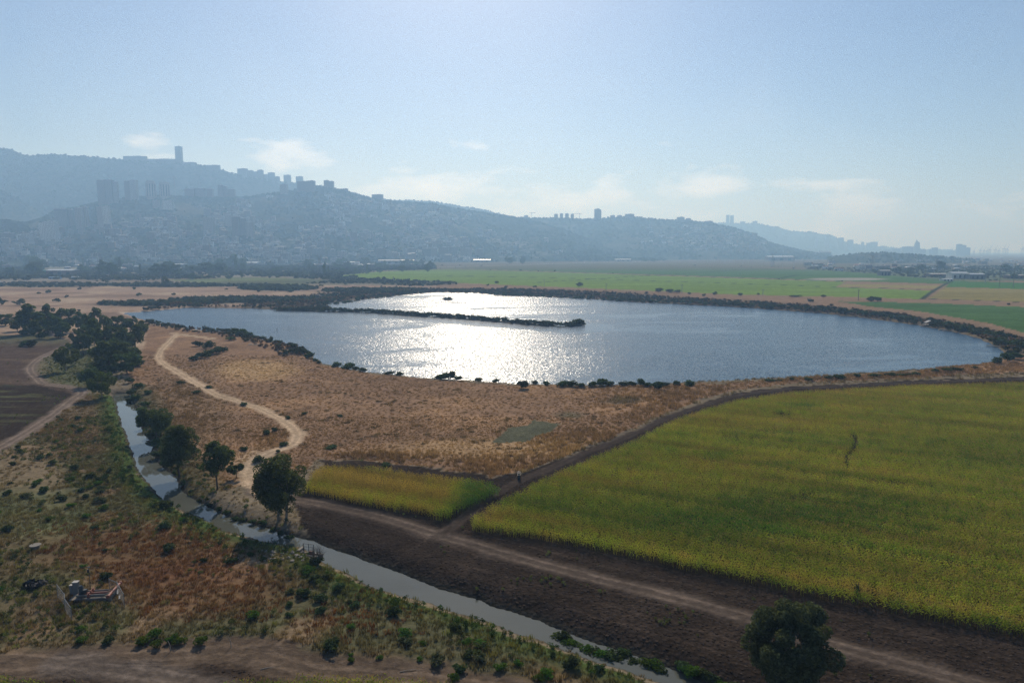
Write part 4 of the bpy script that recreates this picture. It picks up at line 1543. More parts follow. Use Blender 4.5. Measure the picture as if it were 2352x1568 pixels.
# ------------------------------------------------------------------ bushes, one object each
BUSH = [leafball('bush', M_BUSH, 420, 1.0, .85, .24, 300 + i, clumps=8) for i in range(6)]
BRIGHT = [leafball('bush', M_BRIGHT, 520, 1.0, .8, .17, 320 + i, clumps=5) for i in range(3)]
GREY = [leafball('bush', M_EUC2, 420, 1.0, .8, .2, 330 + i, clumps=6) for i in range(3)]


def bush(u, v, h_px, w_px, label, group, src, name='bush', z=None, xy=None):
    x, y = unproj(u, v) if xy is None else xy
    o = bpy.data.objects.new(name, src[R.randrange(len(src))])
    COL.objects.link(o)
    m = mpp(v)
    o.location = (x, y, (hz(x, y) if z is None else z) - .1)
    o.rotation_euler = (0, 0, R.uniform(0, 6.28))
    o.scale = (w_px * m / 2.0, w_px * m / 2.0, h_px * m / 1.75)
    return tag(o, label, 'bush', group)


rl0 = random.Random(19)
# shared shapes for the wood at the head of the stream
PT = []
for i in range(5):
    H0, W0 = 11.0, 9.0
    ck, cs = crown_mesh('crown', M_EUC, H0, W0, H0 * .08, 2600, .48, 200 + i, 20, 1.2)
    PT.append((ck, trunk_mesh('trunk', M_BARKD, H0, W0, H0 * .1, 210 + i, cs, 1, .5, .22), H0, W0))
PY = []
for i in range(2):
    ck, cs = crown_mesh('crown', M_YEL, 9, 6, 1, 1600, .5, 230 + i, 14, 1.2)
    PY.append((ck, trunk_mesh('trunk', M_BARK, 9, 6, 1, 240 + i, cs, 1, .5, .15), 9, 6))
wood = [(68, 766, 76, 56, 0, 'tallest broad tree at the left end of the streamside wood'), (106, 752, 56, 42, 0, None), (40, 760, 40, 34, 0, None), (156, 758, 56, 38, 0, None), (122, 766, 52, 36, 0, None), (186, 760, 50, 34, 0, None), (222, 770, 66, 42, 0, None),
        (252, 764, 44, 26, 0, None), (274, 766, 46, 28, 0, None), (299, 762, 42, 28, 0, 'small tree of the streamside wood nearest the lake tip'), (326, 772, 40, 34, 0, None), (225, 800, 72, 46, 0, None), (255, 800, 60, 38, 0, None), (219, 806, 62, 30, 1, None),
        (192, 815, 62, 36, 0, None), (286, 808, 62, 42, 0, None), (312, 800, 58, 42, 0, None), (252, 846, 76, 74, 0, 'largest dark round tree in the middle of the streamside wood'), (293, 858, 54, 54, 0, 'tree at the right edge of the streamside wood above the dry bank'),
        (205, 886, 54, 38, 0, 'dark narrow tree left of the yellow-green tree at the stream head'), (172, 838, 42, 24, 1, None), (90, 778, 46, 40, 0, None), (140, 775, 42, 34, 0, None), (205, 790, 50, 40, 0, None), (180, 790, 40, 34, 0, None),
        (268, 820, 50, 40, 0, None), (235, 830, 50, 38, 0, None), (300, 835, 46, 38, 0, None), (12, 748, 30, 40, 0, None)]
for i, (u, v, h_i, w_i, k, lab) in enumerate(wood):
    pr = (PY if k else PT)
    tree('streamside_tree', u, v, h_i, w_i, lab or ('pale yellow-green tree inside the streamside wood' if k else 'dark green tree in the wood at the head of the stream'), i, None, None,
         group=None if lab else ('pale trees in the streamside wood' if k else 'dark trees in the streamside wood'), protos=pr[i % len(pr)])
for i in range(34):
    u, v = rl0.uniform(50, 330), rl0.uniform(745, 860)
    if v > 800 and u < 170: continue
    bush(u, v, rl0.uniform(12, 22), rl0.uniform(26, 44), 'undergrowth bush between the trees of the streamside wood', 'undergrowth in the streamside wood', BUSH, 'undergrowth_bush')
for u, v, h_i, w_i, lab in ((46, 700, 15, 30, 'round dark tree alone in the dry field behind the left wood'), (3, 701, 20, 18, 'dark tree cut by the left edge of the photo in the dry field')):
    tree('field_tree', u, v, h_i, w_i, lab, 0, None, None, protos=PT[1])

# trees that stand out on the far plain
farT = [(206, 660, 15, 24), (381, 659, 26, 20), (343, 643, 14, 12), (443, 642, 17, 20), (478, 641, 12, 26), (525, 641, 10, 20), (555, 640, 20, 7), (318, 680, 9, 16), (405, 696, 10, 10), (421, 695, 10, 15), (440, 695, 10, 15), (546, 693, 12, 15),
        (572, 693, 12, 14), (298, 694, 8, 14), (590, 691, 8, 12), (668, 671, 9, 26), (596, 664, 9, 18), (786, 667, 8, 14), (745, 634, 30, 8), (1170, 608, 22, 22), (1200, 607, 20, 18), (1330, 658, 11, 22), (1513, 671, 11, 24), (1540, 672, 9, 26), (1555, 673, 9, 18),
        (1583, 676, 6, 12), (1642, 677, 8, 14), (1700, 679, 8, 14), (1741, 677, 5, 9), (1826, 681, 5, 34), (1891, 682, 6, 16), (2002, 692, 12, 26), (2016, 692, 12, 24), (1140, 651, 6, 14), (2120, 622, 16, 40), (2090, 624, 12, 30), (2060, 626, 14, 34), (2036, 627, 14, 30),
        (2158, 620, 22, 26), (2010, 627, 10, 18), (2310, 622, 16, 28), (2335, 622, 14, 26), (2235, 619, 9, 24), (2330, 640, 12, 22), (960, 609, 10, 16), (1250, 602, 9, 18), (1480, 601, 10, 20), (1500, 601, 9, 18)]
for i, (u, v, h_i, w_i) in enumerate(farT):
    tree('plain_tree', u, v, h_i, w_i, 'dark bushy tree standing on the far plain', i, None, None, group='trees dotted over the far plain', protos=PT[i % 5])
rt = random.Random(77)
tb = [(rt.uniform(0, 1000), rt.uniform(612, 634)) for _ in range(110)]
for i, (u, v) in enumerate(tb):
    if 95 < u < 185 and v > 614: continue
    hh = rt.uniform(11, 26) * (1.2 if u < 560 else .8)
    slim = rt.random() < .18
    tree('belt_tree', u, v - (4 if u > 500 else 0), hh * (1.3 if slim else 1), hh * (.3 if slim else rt.uniform(.8, 1.5)), 'narrow cypress in the tree belt at the foot of the city hill' if slim else 'dark tree in the belt at the foot of the city hill',
         i, None, None, group='cypresses at the hill foot' if slim else 'trees at the hill foot', protos=PT[i % 5])

nearshore = [(525, 762, 12, 18), (540, 768, 16, 20), (556, 770, 18, 24), (572, 774, 14, 22), (586, 776, 8, 14), (602, 779, 9, 16), (618, 784, 7, 12), (634, 787, 9, 16), (676, 796, 12, 26), (690, 803, 10, 20), (701, 810, 13, 20), (711, 820, 14, 20),
             (722, 828, 8, 12), (733, 833, 8, 10), (770, 840, 11, 22), (800, 843, 14, 30), (815, 846, 9, 18), (832, 852, 9, 20), (895, 857, 8, 22), (915, 860, 9, 18), (1007, 868, 11, 22), (1022, 870, 17, 22), (1038, 870, 26, 22), (1053, 871, 11, 16),
             (1100, 873, 8, 20), (1138, 874, 9, 16), (1203, 891, 22, 30), (1226, 880, 8, 18), (1258, 884, 11, 18), (1292, 886, 12, 26), (1312, 885, 13, 28), (1333, 886, 9, 22), (1362, 885, 11, 22), (1388, 884, 16, 30), (1402, 884, 10, 16), (1432, 884, 10, 24),
             (1452, 884, 9, 20), (1470, 884, 15, 20), (1490, 885, 10, 24), (1510, 892, 19, 28), (1528, 884, 9, 18), (1551, 882, 10, 18), (1580, 884, 13, 24), (1767, 874, 6, 18), (1788, 873, 4, 16), (1820, 872, 6, 14), (1857, 873, 7, 20), (1904, 870, 10, 16),
             (1928, 869, 11, 26), (1970, 866, 9, 14), (2004, 865, 9, 20), (2020, 864, 6, 14), (2045, 862, 9, 22), (2068, 861, 6, 16), (2086, 860, 6, 20), (2106, 859, 7, 20), (2151, 853, 8, 18), (2176, 852, 8, 26), (2200, 850, 8, 26), (2240, 845, 6, 16),
             (2292, 833, 16, 22), (2312, 828, 18, 24), (2330, 822, 16, 26), (408, 752, 5, 14), (360, 742, 6, 18), (345, 740, 8, 16), (431, 757, 5, 14), (448, 760, 4, 12), (476, 762, 4, 14)]
for u, v, h_i, w_i in nearshore:
    if (u, v) in ((1038, 870), (1203, 891)):
        bush(u, v, h_i, w_i, 'tallest dark bush against the glittering water on the near shore' if u == 1038 else 'round dark bush alone on the meadow side of the near shore', None, BUSH, 'shore_bush')
    else:
        bush(u, v + 1, h_i * 1.2, w_i * 1.2, 'dark green bush on the near shore of the lake', 'bushes along the near lake shore', BUSH, 'shore_bush')
for u, v, h_i, w_i in [(466, 822, 18, 34), (446, 826, 13, 24), (484, 815, 15, 26), (500, 812, 18, 30), (515, 808, 14, 22), (478, 800, 20, 28), (455, 795, 14, 28)]:
    bush(u, v, h_i, w_i, 'dark rounded bush in the clump on the meadow beside the pale path', 'bush clump on the dry meadow', BUSH, 'meadow_bush')
bush(533, 781, 10, 26, 'bright green low bush beside the dark shore clump', None, BRIGHT, 'low_bush')
bush(565, 784, 9, 18, 'grey-green low bush in front of the dark shore clump', None, GREY, 'low_bush')
for u, v, h_i, w_i in [(610, 1000, 14, 22), (630, 990, 12, 18), (560, 930, 10, 22), (590, 1060, 16, 30), (660, 960, 8, 16), (655, 1025, 10, 26), (480, 890, 8, 18), (700, 948, 7, 14), (760, 1028, 7, 34), (885, 1068, 7, 28), (780, 955, 6, 16), (380, 1010, 10, 24), (300, 880, 14, 26),
                       (320, 890, 14, 26), (340, 905, 12, 24), (300, 915, 16, 24), (330, 930, 12, 22), (415, 880, 8, 22), (450, 905, 9, 22), (640, 1040, 8, 14), (560, 1035, 10, 24)]:
    bush(u, v, h_i, w_i, 'dark scrubby bush on the dry ground near the pale path', 'scrub bushes beside the pale path', BUSH, 'scrub_bush')

# far bank of the lake and the spit
rs = random.Random(5)
LK = [tuple(p) for p in LAKE]
far_line = catmull(P2W([(760, 700), (830, 687), (914, 678), (977, 671), (1014, 670), (1102, 672), (1164, 677), (1338, 684), (1465, 692), (1690, 702), (1803, 709), (1915, 717), (2000, 727), (2112, 741), (2183, 754), (2253, 770), (2290, 783), (2325, 800), (2345, 815)], 0), 6)
L = np.cumsum(np.r_[0, np.hypot(*np.diff(far_line, axis=0).T)])
nfar = 0
s = 0.0
while s < L[-1]:
    x, y = np.interp(s, L, far_line[:, 0]), np.interp(s, L, far_line[:, 1])
    u, v = proj(x, y)
    s += rs.uniform(3.0, 8.0) * (1.7 if u < 1100 else 1.0) * (1.4 if 1850 < u < 1990 else 1)
    off = rs.uniform(-1, 9)
    nx, ny = x / math.hypot(x - 60, y - 480) * 0, 1
    cxl, cyl = x - 60, y - 430
    q = math.hypot(cxl, cyl)
    x2_, y2_ = x + cxl / q * off, y + cyl / q * off
    wd = rs.uniform(3.0, 7.5)
    hh = wd * rs.uniform(.5, .8)
    m = mpp(v)
    bush(u, v, hh / m, wd / m, 'dark bush on the far bank of the lake', 'bushes along the far lake bank', BUSH, 'bank_bush', xy=(x2_, y2_))
    nfar += 1
L = np.cumsum(np.r_[0, np.hypot(*np.diff(SPIT, axis=0).T)])
s = 4.0
while s < L[-1]:
    x, y = np.interp(s, L, SPIT[:, 0]), np.interp(s, L, SPIT[:, 1])
    u, v = proj(x, y)
    s += rs.uniform(2.8, 6.5)
    wd = rs.uniform(3.5, 6.5) * (1.1 if u > 1150 else 1)
    hh = wd * rs.uniform(.5, .75)
    m = mpp(v)
    bush(u, v, hh / m, wd / m, 'dark bush on the narrow spit in the lake', 'bushes on the spit', BUSH, 'spit_bush', xy=(x + rs.uniform(-1, 1), y + rs.uniform(-1.5, 1.5)), z=-.75)
    nfar += 1
for dx_, w_ in ((-3, 4), (0, 5), (2.5, 4), (4.2, 3)):
    bush(1027, 689, 5, 10, 'dark bush on the small round islet behind the spit', 'bushes on the islet', BUSH, 'islet_bush', xy=(ISLE[0][0] + dx_, ISLE[0][1]), z=-.5)
print('far bushes', nfar)

# left bank shrubs
rl = random.Random(9)
cnt = 0
tries = 0
while cnt < 100 and tries < 6000:
    tries += 1
    u, v = rl.uniform(-20, 1500), rl.uniform(930, 1560)
    x, y = unproj(u, v)
    if not inpoly(np.array([u]), np.array([v]), Mq['lbank'])[0] or inpoly(np.array([u]), np.array([v]), Mq['bfield'])[0]:
        continue
    w = math.exp(-((u - 200) / 90) ** 2 - ((v - 1060) / 120) ** 2) + .5 * math.exp(-((u - 150) / 100) ** 2 - ((v - 1130) / 80) ** 2) + .6 * math.exp(-((u - 420) / 150) ** 2 - ((v - 1230) / 40) ** 2) + .5 * math.exp(-((u - 800) / 170) ** 2 - ((v - 1370) / 50) ** 2) + .12 * (v > 1400 and u > 1000) + .08
    if 1200 < v < 1400 and 250 < u < 640: w *= .25
    if rl.random() > w: continue
    ds_1 = sdist(np.array([x]), np.array([y]), STREAM)[0]
    if ds_1 < 3.2: continue
    wd = rl.uniform(1.0, 2.5)
    m = mpp(v)
    kind = rl.random()
    if kind < .6:
        bush(u, v, wd * .62 / m, wd / m, 'dark green rounded shrub on the weedy left bank', 'green shrubs on the left bank', BUSH, 'bank_shrub')
    elif kind < .8:
        bush(u, v, wd * .62 / m, wd / m, 'grey-green shrub on the weedy left bank', 'grey-green shrubs on the left bank', GREY, 'bank_shrub')
    else:
        bush(u, v, wd * .55 / m, wd / m, 'brighter green shrub on the weedy left bank', 'brighter shrubs on the left bank', BRIGHT, 'bank_shrub')
    cnt += 1
for u, v, w_i in [(356, 1461, 34), (330, 1478, 36), (361, 1484, 30), (389, 1472, 24), (412, 1475, 30), (403, 1463, 20), (463, 1474, 36), (872, 1515, 16), (806, 1521, 18), (805, 1508, 14), (962, 1518, 18), (1042, 1560, 26), (1256, 1552, 36), (1240, 1562, 28), (1190, 1530, 24)]:
    bush(u, v, w_i * .72, w_i, 'bright green round shrub at the edge of the bottom dirt track', 'bright shrubs by the bottom track', BRIGHT, 'round_shrub')
for u, v in [(1283, 1438), (1296, 1446), (1310, 1452), (1330, 1458), (1345, 1468), (1364, 1474), (1384, 1478), (1404, 1484), (1424, 1488), (1432, 1480), (1450, 1496), (1487, 1502), (1502, 1506), (1516, 1516), (1566, 1518), (1580, 1526), (1600, 1532), (1618, 1542), (1640, 1550),
             (1662, 1560), (1690, 1566)]:
    bush(u, v, rl.uniform(20, 30), rl.uniform(34, 44), 'dense grassy green bush on the far edge of the canal', 'green clumps on the right canal edge', BRIGHT if rl.random() < .4 else BUSH, 'canal_bush')
for u, v, k in [(296, 1058, .7), (303, 1080, .7), (318, 1108, .7), (338, 1132, .7), (358, 1152, .8), (378, 1166, 1), (392, 1174, 1), (430, 1186, .8), (446, 1194, .8), (505, 1236, .6), (545, 1252, .7), (575, 1262, .8), (605, 1272, .8), (632, 1276, .8), (722, 1290, .9), (734, 1304, .7),
             (556, 1182, 1), (580, 1187, 1), (602, 1192, 1), (625, 1202, 1), (645, 1210, 1), (664, 1218, 1), (500, 1160, 1), (520, 1168, 1), (540, 1178, 1), (480, 1150, .8), (455, 1138, .7), (440, 1120, .7), (420, 1105, .7), (366, 1040, 1), (356, 1016, 1), (345, 995, 1), (335, 975, .9), (690, 1222, .9),
             (325, 940, .8), (312, 915, .8), (300, 900, .8), (400, 1076, .8), (380, 1060, .9)]:
    nearside = (u < 700 and v > 1050 and k < 1 and (u < 440 or v > 1200)) and not (u > 360 and v < 1140)
    if nearside: v, k = v + 12, k * .65
    elif u > 380: k *= .62
    bush(u, v, rl.uniform(16, 24) * k, rl.uniform(28, 38) * k, 'dark overhanging bush at the water edge of the upper stream', 'dark bushes lining the upper stream', BUSH, 'stream_bush')

# leafless shrub by the sluice
x, y = unproj(728, 1290)
t = empty('bare_shrub', (x, y, hz(x, y) - .1), 0, 'tall leafless grey shrub beside the sluice on the canal', 'shrub')
mb = MB()
for i in range(46):
    a, e = rl.uniform(0, 6.28), rl.uniform(.15, .75)
    p = Vector((rl.uniform(-.3, .3), rl.uniform(-.3, .3), 0))
    d = Vector((math.cos(a) * e, math.sin(a) * e, 1)).normalized()
    L1 = rl.uniform(1.2, 2.2)
    q = p + d * L1
    mb.tube(p, q, .035, .02, 4, False)
    for k in range(3):
        d2 = (d + Vector((rl.uniform(-.5, .5), rl.uniform(-.5, .5), rl.uniform(-.1, .4)))).normalized()
        mb.tube(q, q + d2 * rl.uniform(.7, 1.6), .02, .006, 3, False)
mb.build('branch', M_TWIG, t)
o = link('foliage', BUSH[0], t)
o.scale = (1.3, 1.1, .9)
# tall weed spike in front of the corn
x, y = unproj(1968, 1382)
t = empty('tall_weed', (x, y, hz(x, y)), 0, 'dark dead weed stalk rising before the corn edge above the big gum tree', 'plant')
mb = MB()
mb.path([(0, 0, 0), (.05, 0, 1.2), (.15, .05, 2.4), (.22, .1, 3.2)], [.05, .04, .03, .01], 5)
for i in range(14):
    z_ = .9 + i * .16
    a = i * 2.4
    mb.tube((.1, .02, z_), (.1 + math.cos(a) * .35, math.sin(a) * .35, z_ + .4), .02, .006, 3, False)
mb.build('stalk', M_TWIG, t)
o = link('foliage', leafball('foliage', M_BUSH, 260, .4, 1.1, .14, 402, zc=1.7, clumps=6), t)

# ------------------------------------------------------------------ pump station in the weeds, lower left
M_CONC = simple_mat('weathered_concrete', (0.28, 0.25, 0.21), .9, .4, 1.5)
M_PIPE = simple_mat('red_oxide_paint', (0.34, 0.13, 0.09), .6, .3, 2.0, .4)
M_VALVE = simple_mat('dark_valve_iron', (0.045, 0.055, 0.06), .5, .3, 3.0, .5)
M_GREYM = simple_mat('grey_painted_metal', (0.20, 0.21, 0.21), .6, .2, 2.0, .4)
M_WHITE = simple_mat('faded_white_paint', (0.46, 0.44, 0.40), .7, .15, 2.0)
M_WOOD = simple_mat('bleached_wood', (0.42, 0.36, 0.29), .85, .4, 3.0)
M_BLACK = simple_mat('black_plastic', (0.02, 0.02, 0.024), .75, .3, 3.0, .6)

px_, py_ = unproj(218, 1368)
pz = hz(px_, py_)
ps = empty('pump_station', (px_, py_, pz + .05), .13, 'small irrigation pump station of pipes on a concrete slab in the weeds', 'pump station')
MB().box((-.2, 0, .05), (5.6, 2.4, .5)).build('slab', M_CONC, ps)
for yy in (-.7, 0, .7):
    mb = MB()
    mb.tube((-2.2, yy, .62), (1.6, yy, .62), .14, .14, 10)
    mb.tube((1.6, yy, .62), (2.6, yy, .85), .09, .09, 8)
    mb.build('pipe', M_CONC if yy else M_PIPE, ps)
    mb = MB()
    mb.tube((-.5, yy, .62), (-.5, yy, 1.05), .12, .12, 8)
    mb.tube((-.5, yy - .25, 1.05), (-.5, yy + .25, 1.05), .05, .05, 6)
    mb.tube((-.5, yy, .42), (-.5, yy, .82), .22, .22, 10)
    mb.build('valve', M_PIPE, ps)
mb = MB()
mb.tube((2.7, -2.0, .95), (2.7, 2.0, .95), .2, .2, 12)
mb.tube((2.7, -2.0, .95), (2.7, -2.15, .95), .28, .28, 12)
mb.tube((2.7, 2.0, .95), (2.7, 2.15, .95), .28, .28, 12)
mb.build('manifold', M_PIPE, ps)
MB().box((2.7, -1.4, .3), (.35, .5, 1.0)).build('support', M_CONC, ps)
mb = MB()
mb.tube((-1.7, -.2, .5), (-1.7, -.2, 1.6), .32, .26, 10)
mb.tube((-1.7, -.2, 1.6), (-1.7, -.2, 1.95), .38, .2, 10)
mb.box((-1.3, -.2, 1.1), (.7, .5, .5))
mb.box((-2.0, .4, 1.0), (.35, .5, .8))
mb.build('pump', M_VALVE, ps)
x, y = px_ - 3.1, py_ + .7
cab = empty('control_cabinet', (x, y, hz(x, y)), .1, 'tall grey control cabinet with a pale top beside the pump station', 'cabinet')
MB().box((0, 0, .95), (.7, .6, 1.9)).build('case', M_GREYM, cab)
MB().box((0, 0, 1.95), (.8, .7, .1)).build('lid', M_WHITE, cab)
MB().box((0, -.305, 1.0), (.58, .02, 1.6)).build('door', M_GREYM, cab)
x, y = px_ - 3.8, py_ + .7
cab = empty('meter_box', (x, y, hz(x, y)), .1, 'small pale meter box left of the grey control cabinet', 'cabinet')
MB().box((0, 0, .7), (.4, .4, 1.4)).build('case', M_GREYM, cab)
MB().box((0, 0, 1.43), (.46, .46, .06)).build('lid', M_WHITE, cab)
x, y = px_ - 1.6, py_ + 1.6
mast = empty('mast', (x, y, hz(x, y)), 0, 'thin dark mast with a small sensor behind the pump station', 'mast')
mb = MB().tube((0, 0, 0), (0, 0, 3.7), .05, .04, 6)
mb.build('pole', M_VALVE, mast)
MB().box((0, 0, 3.75), (.5, .12, .12)).box((-.12, 0, 3.2), (.25, .2, .5)).build('sensor', M_VALVE, mast)


def fence_run(pts, label):
    p0 = pts[0]
    x0, y0 = unproj(*p0)
    z0 = hz(x0, y0)
    f = empty('wire_fence', (x0, y0, z0), 0, label, 'fence')
    W_ = [Vector((unproj(*p)[0] - x0, unproj(*p)[1] - y0, hz(*unproj(*p)) - z0)) for p in pts]
    mesh = MB()
    for a, b in zip(W_[:-1], W_[1:]):
        for k in range(7):
            h_ = .25 + k * .27
            mesh.tube(a + Vector((0, 0, h_)), b + Vector((0, 0, h_)), .012, .012, 3, False)
        n_ = max(2, int((b - a).length / .3))
        for i in range(n_):
            q = a.lerp(b, i / n_)
            mesh.tube(q + Vector((0, 0, .2)), q + Vector((0, 0, 1.9)), .010, .010, 3, False)
    for p in W_:
        MB().tube(p + Vector((0, 0, -.1)), p + Vector((0, 0, 2.1)), .05, .05, 6).build('post', M_GREYM, f)
    for a, b in zip(W_[:-1], W_[1:]):
        MB().tube(a + Vector((0, 0, 2.0)), b + Vector((0, 0, 1.95)), .045, .045, 5).build('rail', M_GREYM, f)
    tag(mesh.build('wire_mesh', M_GREYM, f), kind='stuff')
    return f


fence_run([(133, 1372), (150, 1392), (150, 1402), (165, 1425)], 'bent grey wire fence left of the pump station')
fence_run([(252, 1355), (270, 1362), (286, 1392)], 'leaning grey wire fence right of the pump station')
for u, v, lab, ln, rz in ((271, 1368, 'white board propped on the right fence, upper one', 1.3, -1.1), (275, 1382, 'short white board leaning on the right fence, lower one', .9, -1.1)):
    x, y = unproj(u, v)
    o = MB().box((0, 0, 0), (ln, .18, .06)).build('board', M_WHITE, None, (x, y, hz(x, y) + .9))
    o.rotation_euler = (.2, .1, rz)
    tag(o, lab, 'board')
# black sheeting heap
x, y = unproj(75, 1350)
o = leafball('plastic_heap', M_BLACK, 160, 1.5, .4, .5, 410)
o = link('plastic_heap', o, None, (x, y, hz(x, y)))
tag(o, 'crumpled heap of black plastic in the grass left of the pump station', 'heap')
x, y = unproj(82, 1263)
wc = empty('well_cover', (x, y, hz(x, y)), 0, 'round pale concrete well cover raised above the grass at left', 'well cover')
MB().tube((0, 0, -.1), (0, 0, .55), .62, .62, 18).build('shaft', M_CONC, wc)
MB().tube((0, 0, .56), (0, 0, .68), .86, .86, 20).build('lid', M_CONC, wc)
for i, (u, v, rz, lab) in enumerate(((392, 1492, 1.9, 'bent pale stick standing beside the bottom track'), (531, 1484, 2.0, 'second pale stick near the right bend of the bottom track'), (598, 1538, .4, 'pale broken pole lying on the bottom soil'),
                                     (918, 1545, 2.3, 'thin pale stick lying near the bottom corn strip'))):
    x, y = unproj(u, v)
    mb = MB().path([(0, 0, 0), (-.1, .1, .7), (-.35, .15, 1.3)] if i < 2 else [(0, 0, .05), (.9, .3, .1), (1.9, .5, .06)], [.05, .045, .03], 5)
    o = mb.build('stick', M_WOOD, None, (x, y, hz(x, y)))
    tag(o, lab, 'stick')

# sluice on the canal
x, y = unproj(708, 1262)
sl_ = empty('sluice', (x, y, STREAM_Z), -.25, 'small sluice with an iron frame and pale concrete sill across the stream', 'sluice')
MB().box((.4, -.7, .25), (3.4, .5, .9)).build('sill', M_CONC, sl_)
MB().box((.8, .55, .2), (3.0, .4, .8)).build('sill', M_CONC, sl_)
MB().box((-1.5, .1, .5), (.5, 1.6, 1.7)).build('abutment', M_CONC, sl_)
for xx in (-.9, .1, 1.0):
    MB().tube((xx, 0, -.6), (xx, 0, 2.4), .06, .06, 6).build('post', M_VALVE, sl_)
for zz in (1.3, 1.8, 2.3):
    MB().tube((-.9, 0, zz), (1.0, 0, zz), .035, .035, 5).build('rail', M_VALVE, sl_)
MB().box((.55, 0, .7), (.8, .08, .9)).build('gate', M_PIPE, sl_)
# rubble beside it
rk = []
for i in range(4):
    bm_ = bmesh.new()
    bmesh.ops.create_icosphere(bm_, subdivisions=1, radius=.5)
    rr = random.Random(50 + i)
    for w in bm_.verts:
        w.co = Vector((w.co.x * rr.uniform(.7, 1.3), w.co.y * rr.uniform(.7, 1.2), w.co.z * rr.uniform(.4, .7)))
    me = bpy.data.meshes.new('rock')
    bm_.to_mesh(me)
    me.materials.append(M_CONC)
    rk.append(me)
for i in range(46):
    u, v = rl.uniform(600, 700), rl.uniform(1262, 1290)
    if i > 34:
        u = rl.uniform(840, 870); v = 1296 + (u - 840) * .42 + rl.uniform(-3, 1)
    x, y = unproj(u, v)
    o = link('rock', rk[i % 4], None, (x, y, hz(x, y) + .05))
    sc_ = rl.uniform(.3, .9)
    o.scale = (sc_, sc_, sc_)
    o.rotation_euler = (0, 0, rl.uniform(0, 6))
    tag(o, 'pale rubble stone on the bank by the sluice' if i <= 34 else 'pale stone at the water edge of the canal below the sluice', 'stone', 'rubble by the sluice' if i <= 34 else 'stones at the canal edge')

# irrigation valve by the corn corner
x, y = unproj(1192, 1100)
iv = empty('irrigation_valve', (x, y, hz(x, y)), 0, 'dark irrigation valve stand with pale caps at the tip between the corn plots', 'valve')
MB().box((0, 0, .5), (.7, .6, 1.0), taper=.9).tube((0, 0, 1.0), (0, 0, 1.35), .22, .18, 8).build('stand', M_VALVE, iv)
for dx_, dz_ in ((-.35, 1.45), (.32, 1.45), (0, 1.35), (-.15, 1.75), (.18, 1.68)):
    MB().tube((dx_ * .4, 0, 1.15), (dx_, 0, dz_ - .08), .03, .03, 4).box((dx_, 0, dz_), (.2, .2, .16)).build('cap', M_WHITE, iv)

# things at the lake
x, y = unproj(580, 793)
for i, (dx_, ln, lab) in enumerate(((-1.0, 2.4, 'pale plank lying on the meadow near the shore, left one'), (2.0, 3.0, 'pale plank lying on the meadow near the shore, right one'))):
    o = MB().box((0, 0, .2), (ln, .5, .22)).build('plank', M_WHITE, None, (x + dx_, y, hz(x, y) + .05))
    o.rotation_euler = (0, 0, .08)
    tag(o, lab, 'plank')
for u, v, h_ in ((616, 762, 1.8), (635, 760, 2.2), (637, 760, 1.6), (663, 756, 2.6), (667, 757, 1.8), (680, 756, 1.2), (898, 760, 1.0), (1001, 693, 2.6)):
    x, y = unproj(u, v, LAKE_Z)
    tag(MB().tube((0, 0, -1), (.1, 0, h_), .09, .07, 5).build('stake', M_VALVE, None, (x, y, LAKE_Z)), 'thin dark stake standing in the lake', 'stake', 'stakes in the lake')
x, y = unproj(2128, 746)
pf = empty('fishing_platform', (x, y, LAKE_Z), .5, 'small fishing platform with a pale roof board among bushes on the right shore', 'platform')
MB().box((0, 0, 1.3), (6, 4, .25)).build('deck', M_WOOD, pf)
for sx in (-2.7, 0, 2.7):
    for sy in (-1.7, 1.7):
        MB().tube((sx, sy, -1), (sx, sy, 2.6), .1, .1, 5).build('post', M_VALVE, pf)
o = MB().box((1.5, 0, 3.0), (5.2, 2.2, .15)).build('roof', M_WHITE, pf)
o.rotation_euler = (0, -.25, 0)
for u, v, ln, rz, lab in ((2183, 760, 9, -.25, 'pale timber jetty lying on the right shore'), (2165, 757, 7, .3, 'pale crossed poles on the right shore beside the jetty'), (2300, 797, 15, -.95, 'long pale log at the water edge by the lake corner'),
                          (1960, 727, 22, -.25, 'thin pale strip of timber along the far shore')):
    x, y = unproj(u, v, LAKE_Z + .3)
    o = MB().box((0, 0, 0), (ln, .9 if ln < 20 else .5, .5), taper=.8).build('timber', M_WOOD, None, (x, y, LAKE_Z + .45))
    o.rotation_euler = (0, .02, rz)
    tag(o, lab, 'timber')

# ------------------------------------------------------------------ buildings
M_WALL = [simple_mat('pale_stone_wall', (0.36, 0.31, 0.27), .85, .2, .05), simple_mat('pinkish_wall', (0.20, 0.145, 0.125), .85, .2, .05), simple_mat('grey_wall', (0.20, 0.20, 0.21), .85, .2, .05), simple_mat('white_wall', (0.70, 0.68, 0.64), .8, .15, .05)]
M_ROOF = simple_mat('flat_roof', (0.50, 0.48, 0.45), .8, .3, .05)
M_TILE = simple_mat('red_roof_tiles', (0.30, 0.13, 0.08), .8, .3, .1)
M_METAL = simple_mat('pale_metal_roof', (0.60, 0.60, 0.58), .35, .2, .05, .5)
M_GLASS = simple_mat('dark_window_glass', (0.05, 0.06, 0.075), .15, .2, .1, .6)


def windows(w, d, h, nx, ny, nf, off=.12):
    """panes on the four faces, standing just proud of the wall, one joined part"""
    mb = MB()
    fh = h / nf
    for f in range(nf):
        z = (f + .55) * fh
        for sgn in (-1, 1):
            for i in range(nx):
                mb.box(((i + .5) / nx * w - w / 2, sgn * d / 2, z), (w / nx * .55, off * 2, fh * .5))
            for i in range(ny):
                mb.box((sgn * w / 2, (i + .5) / ny * d - d / 2, z), (off * 2, d / ny * .55, fh * .5))
    return mb


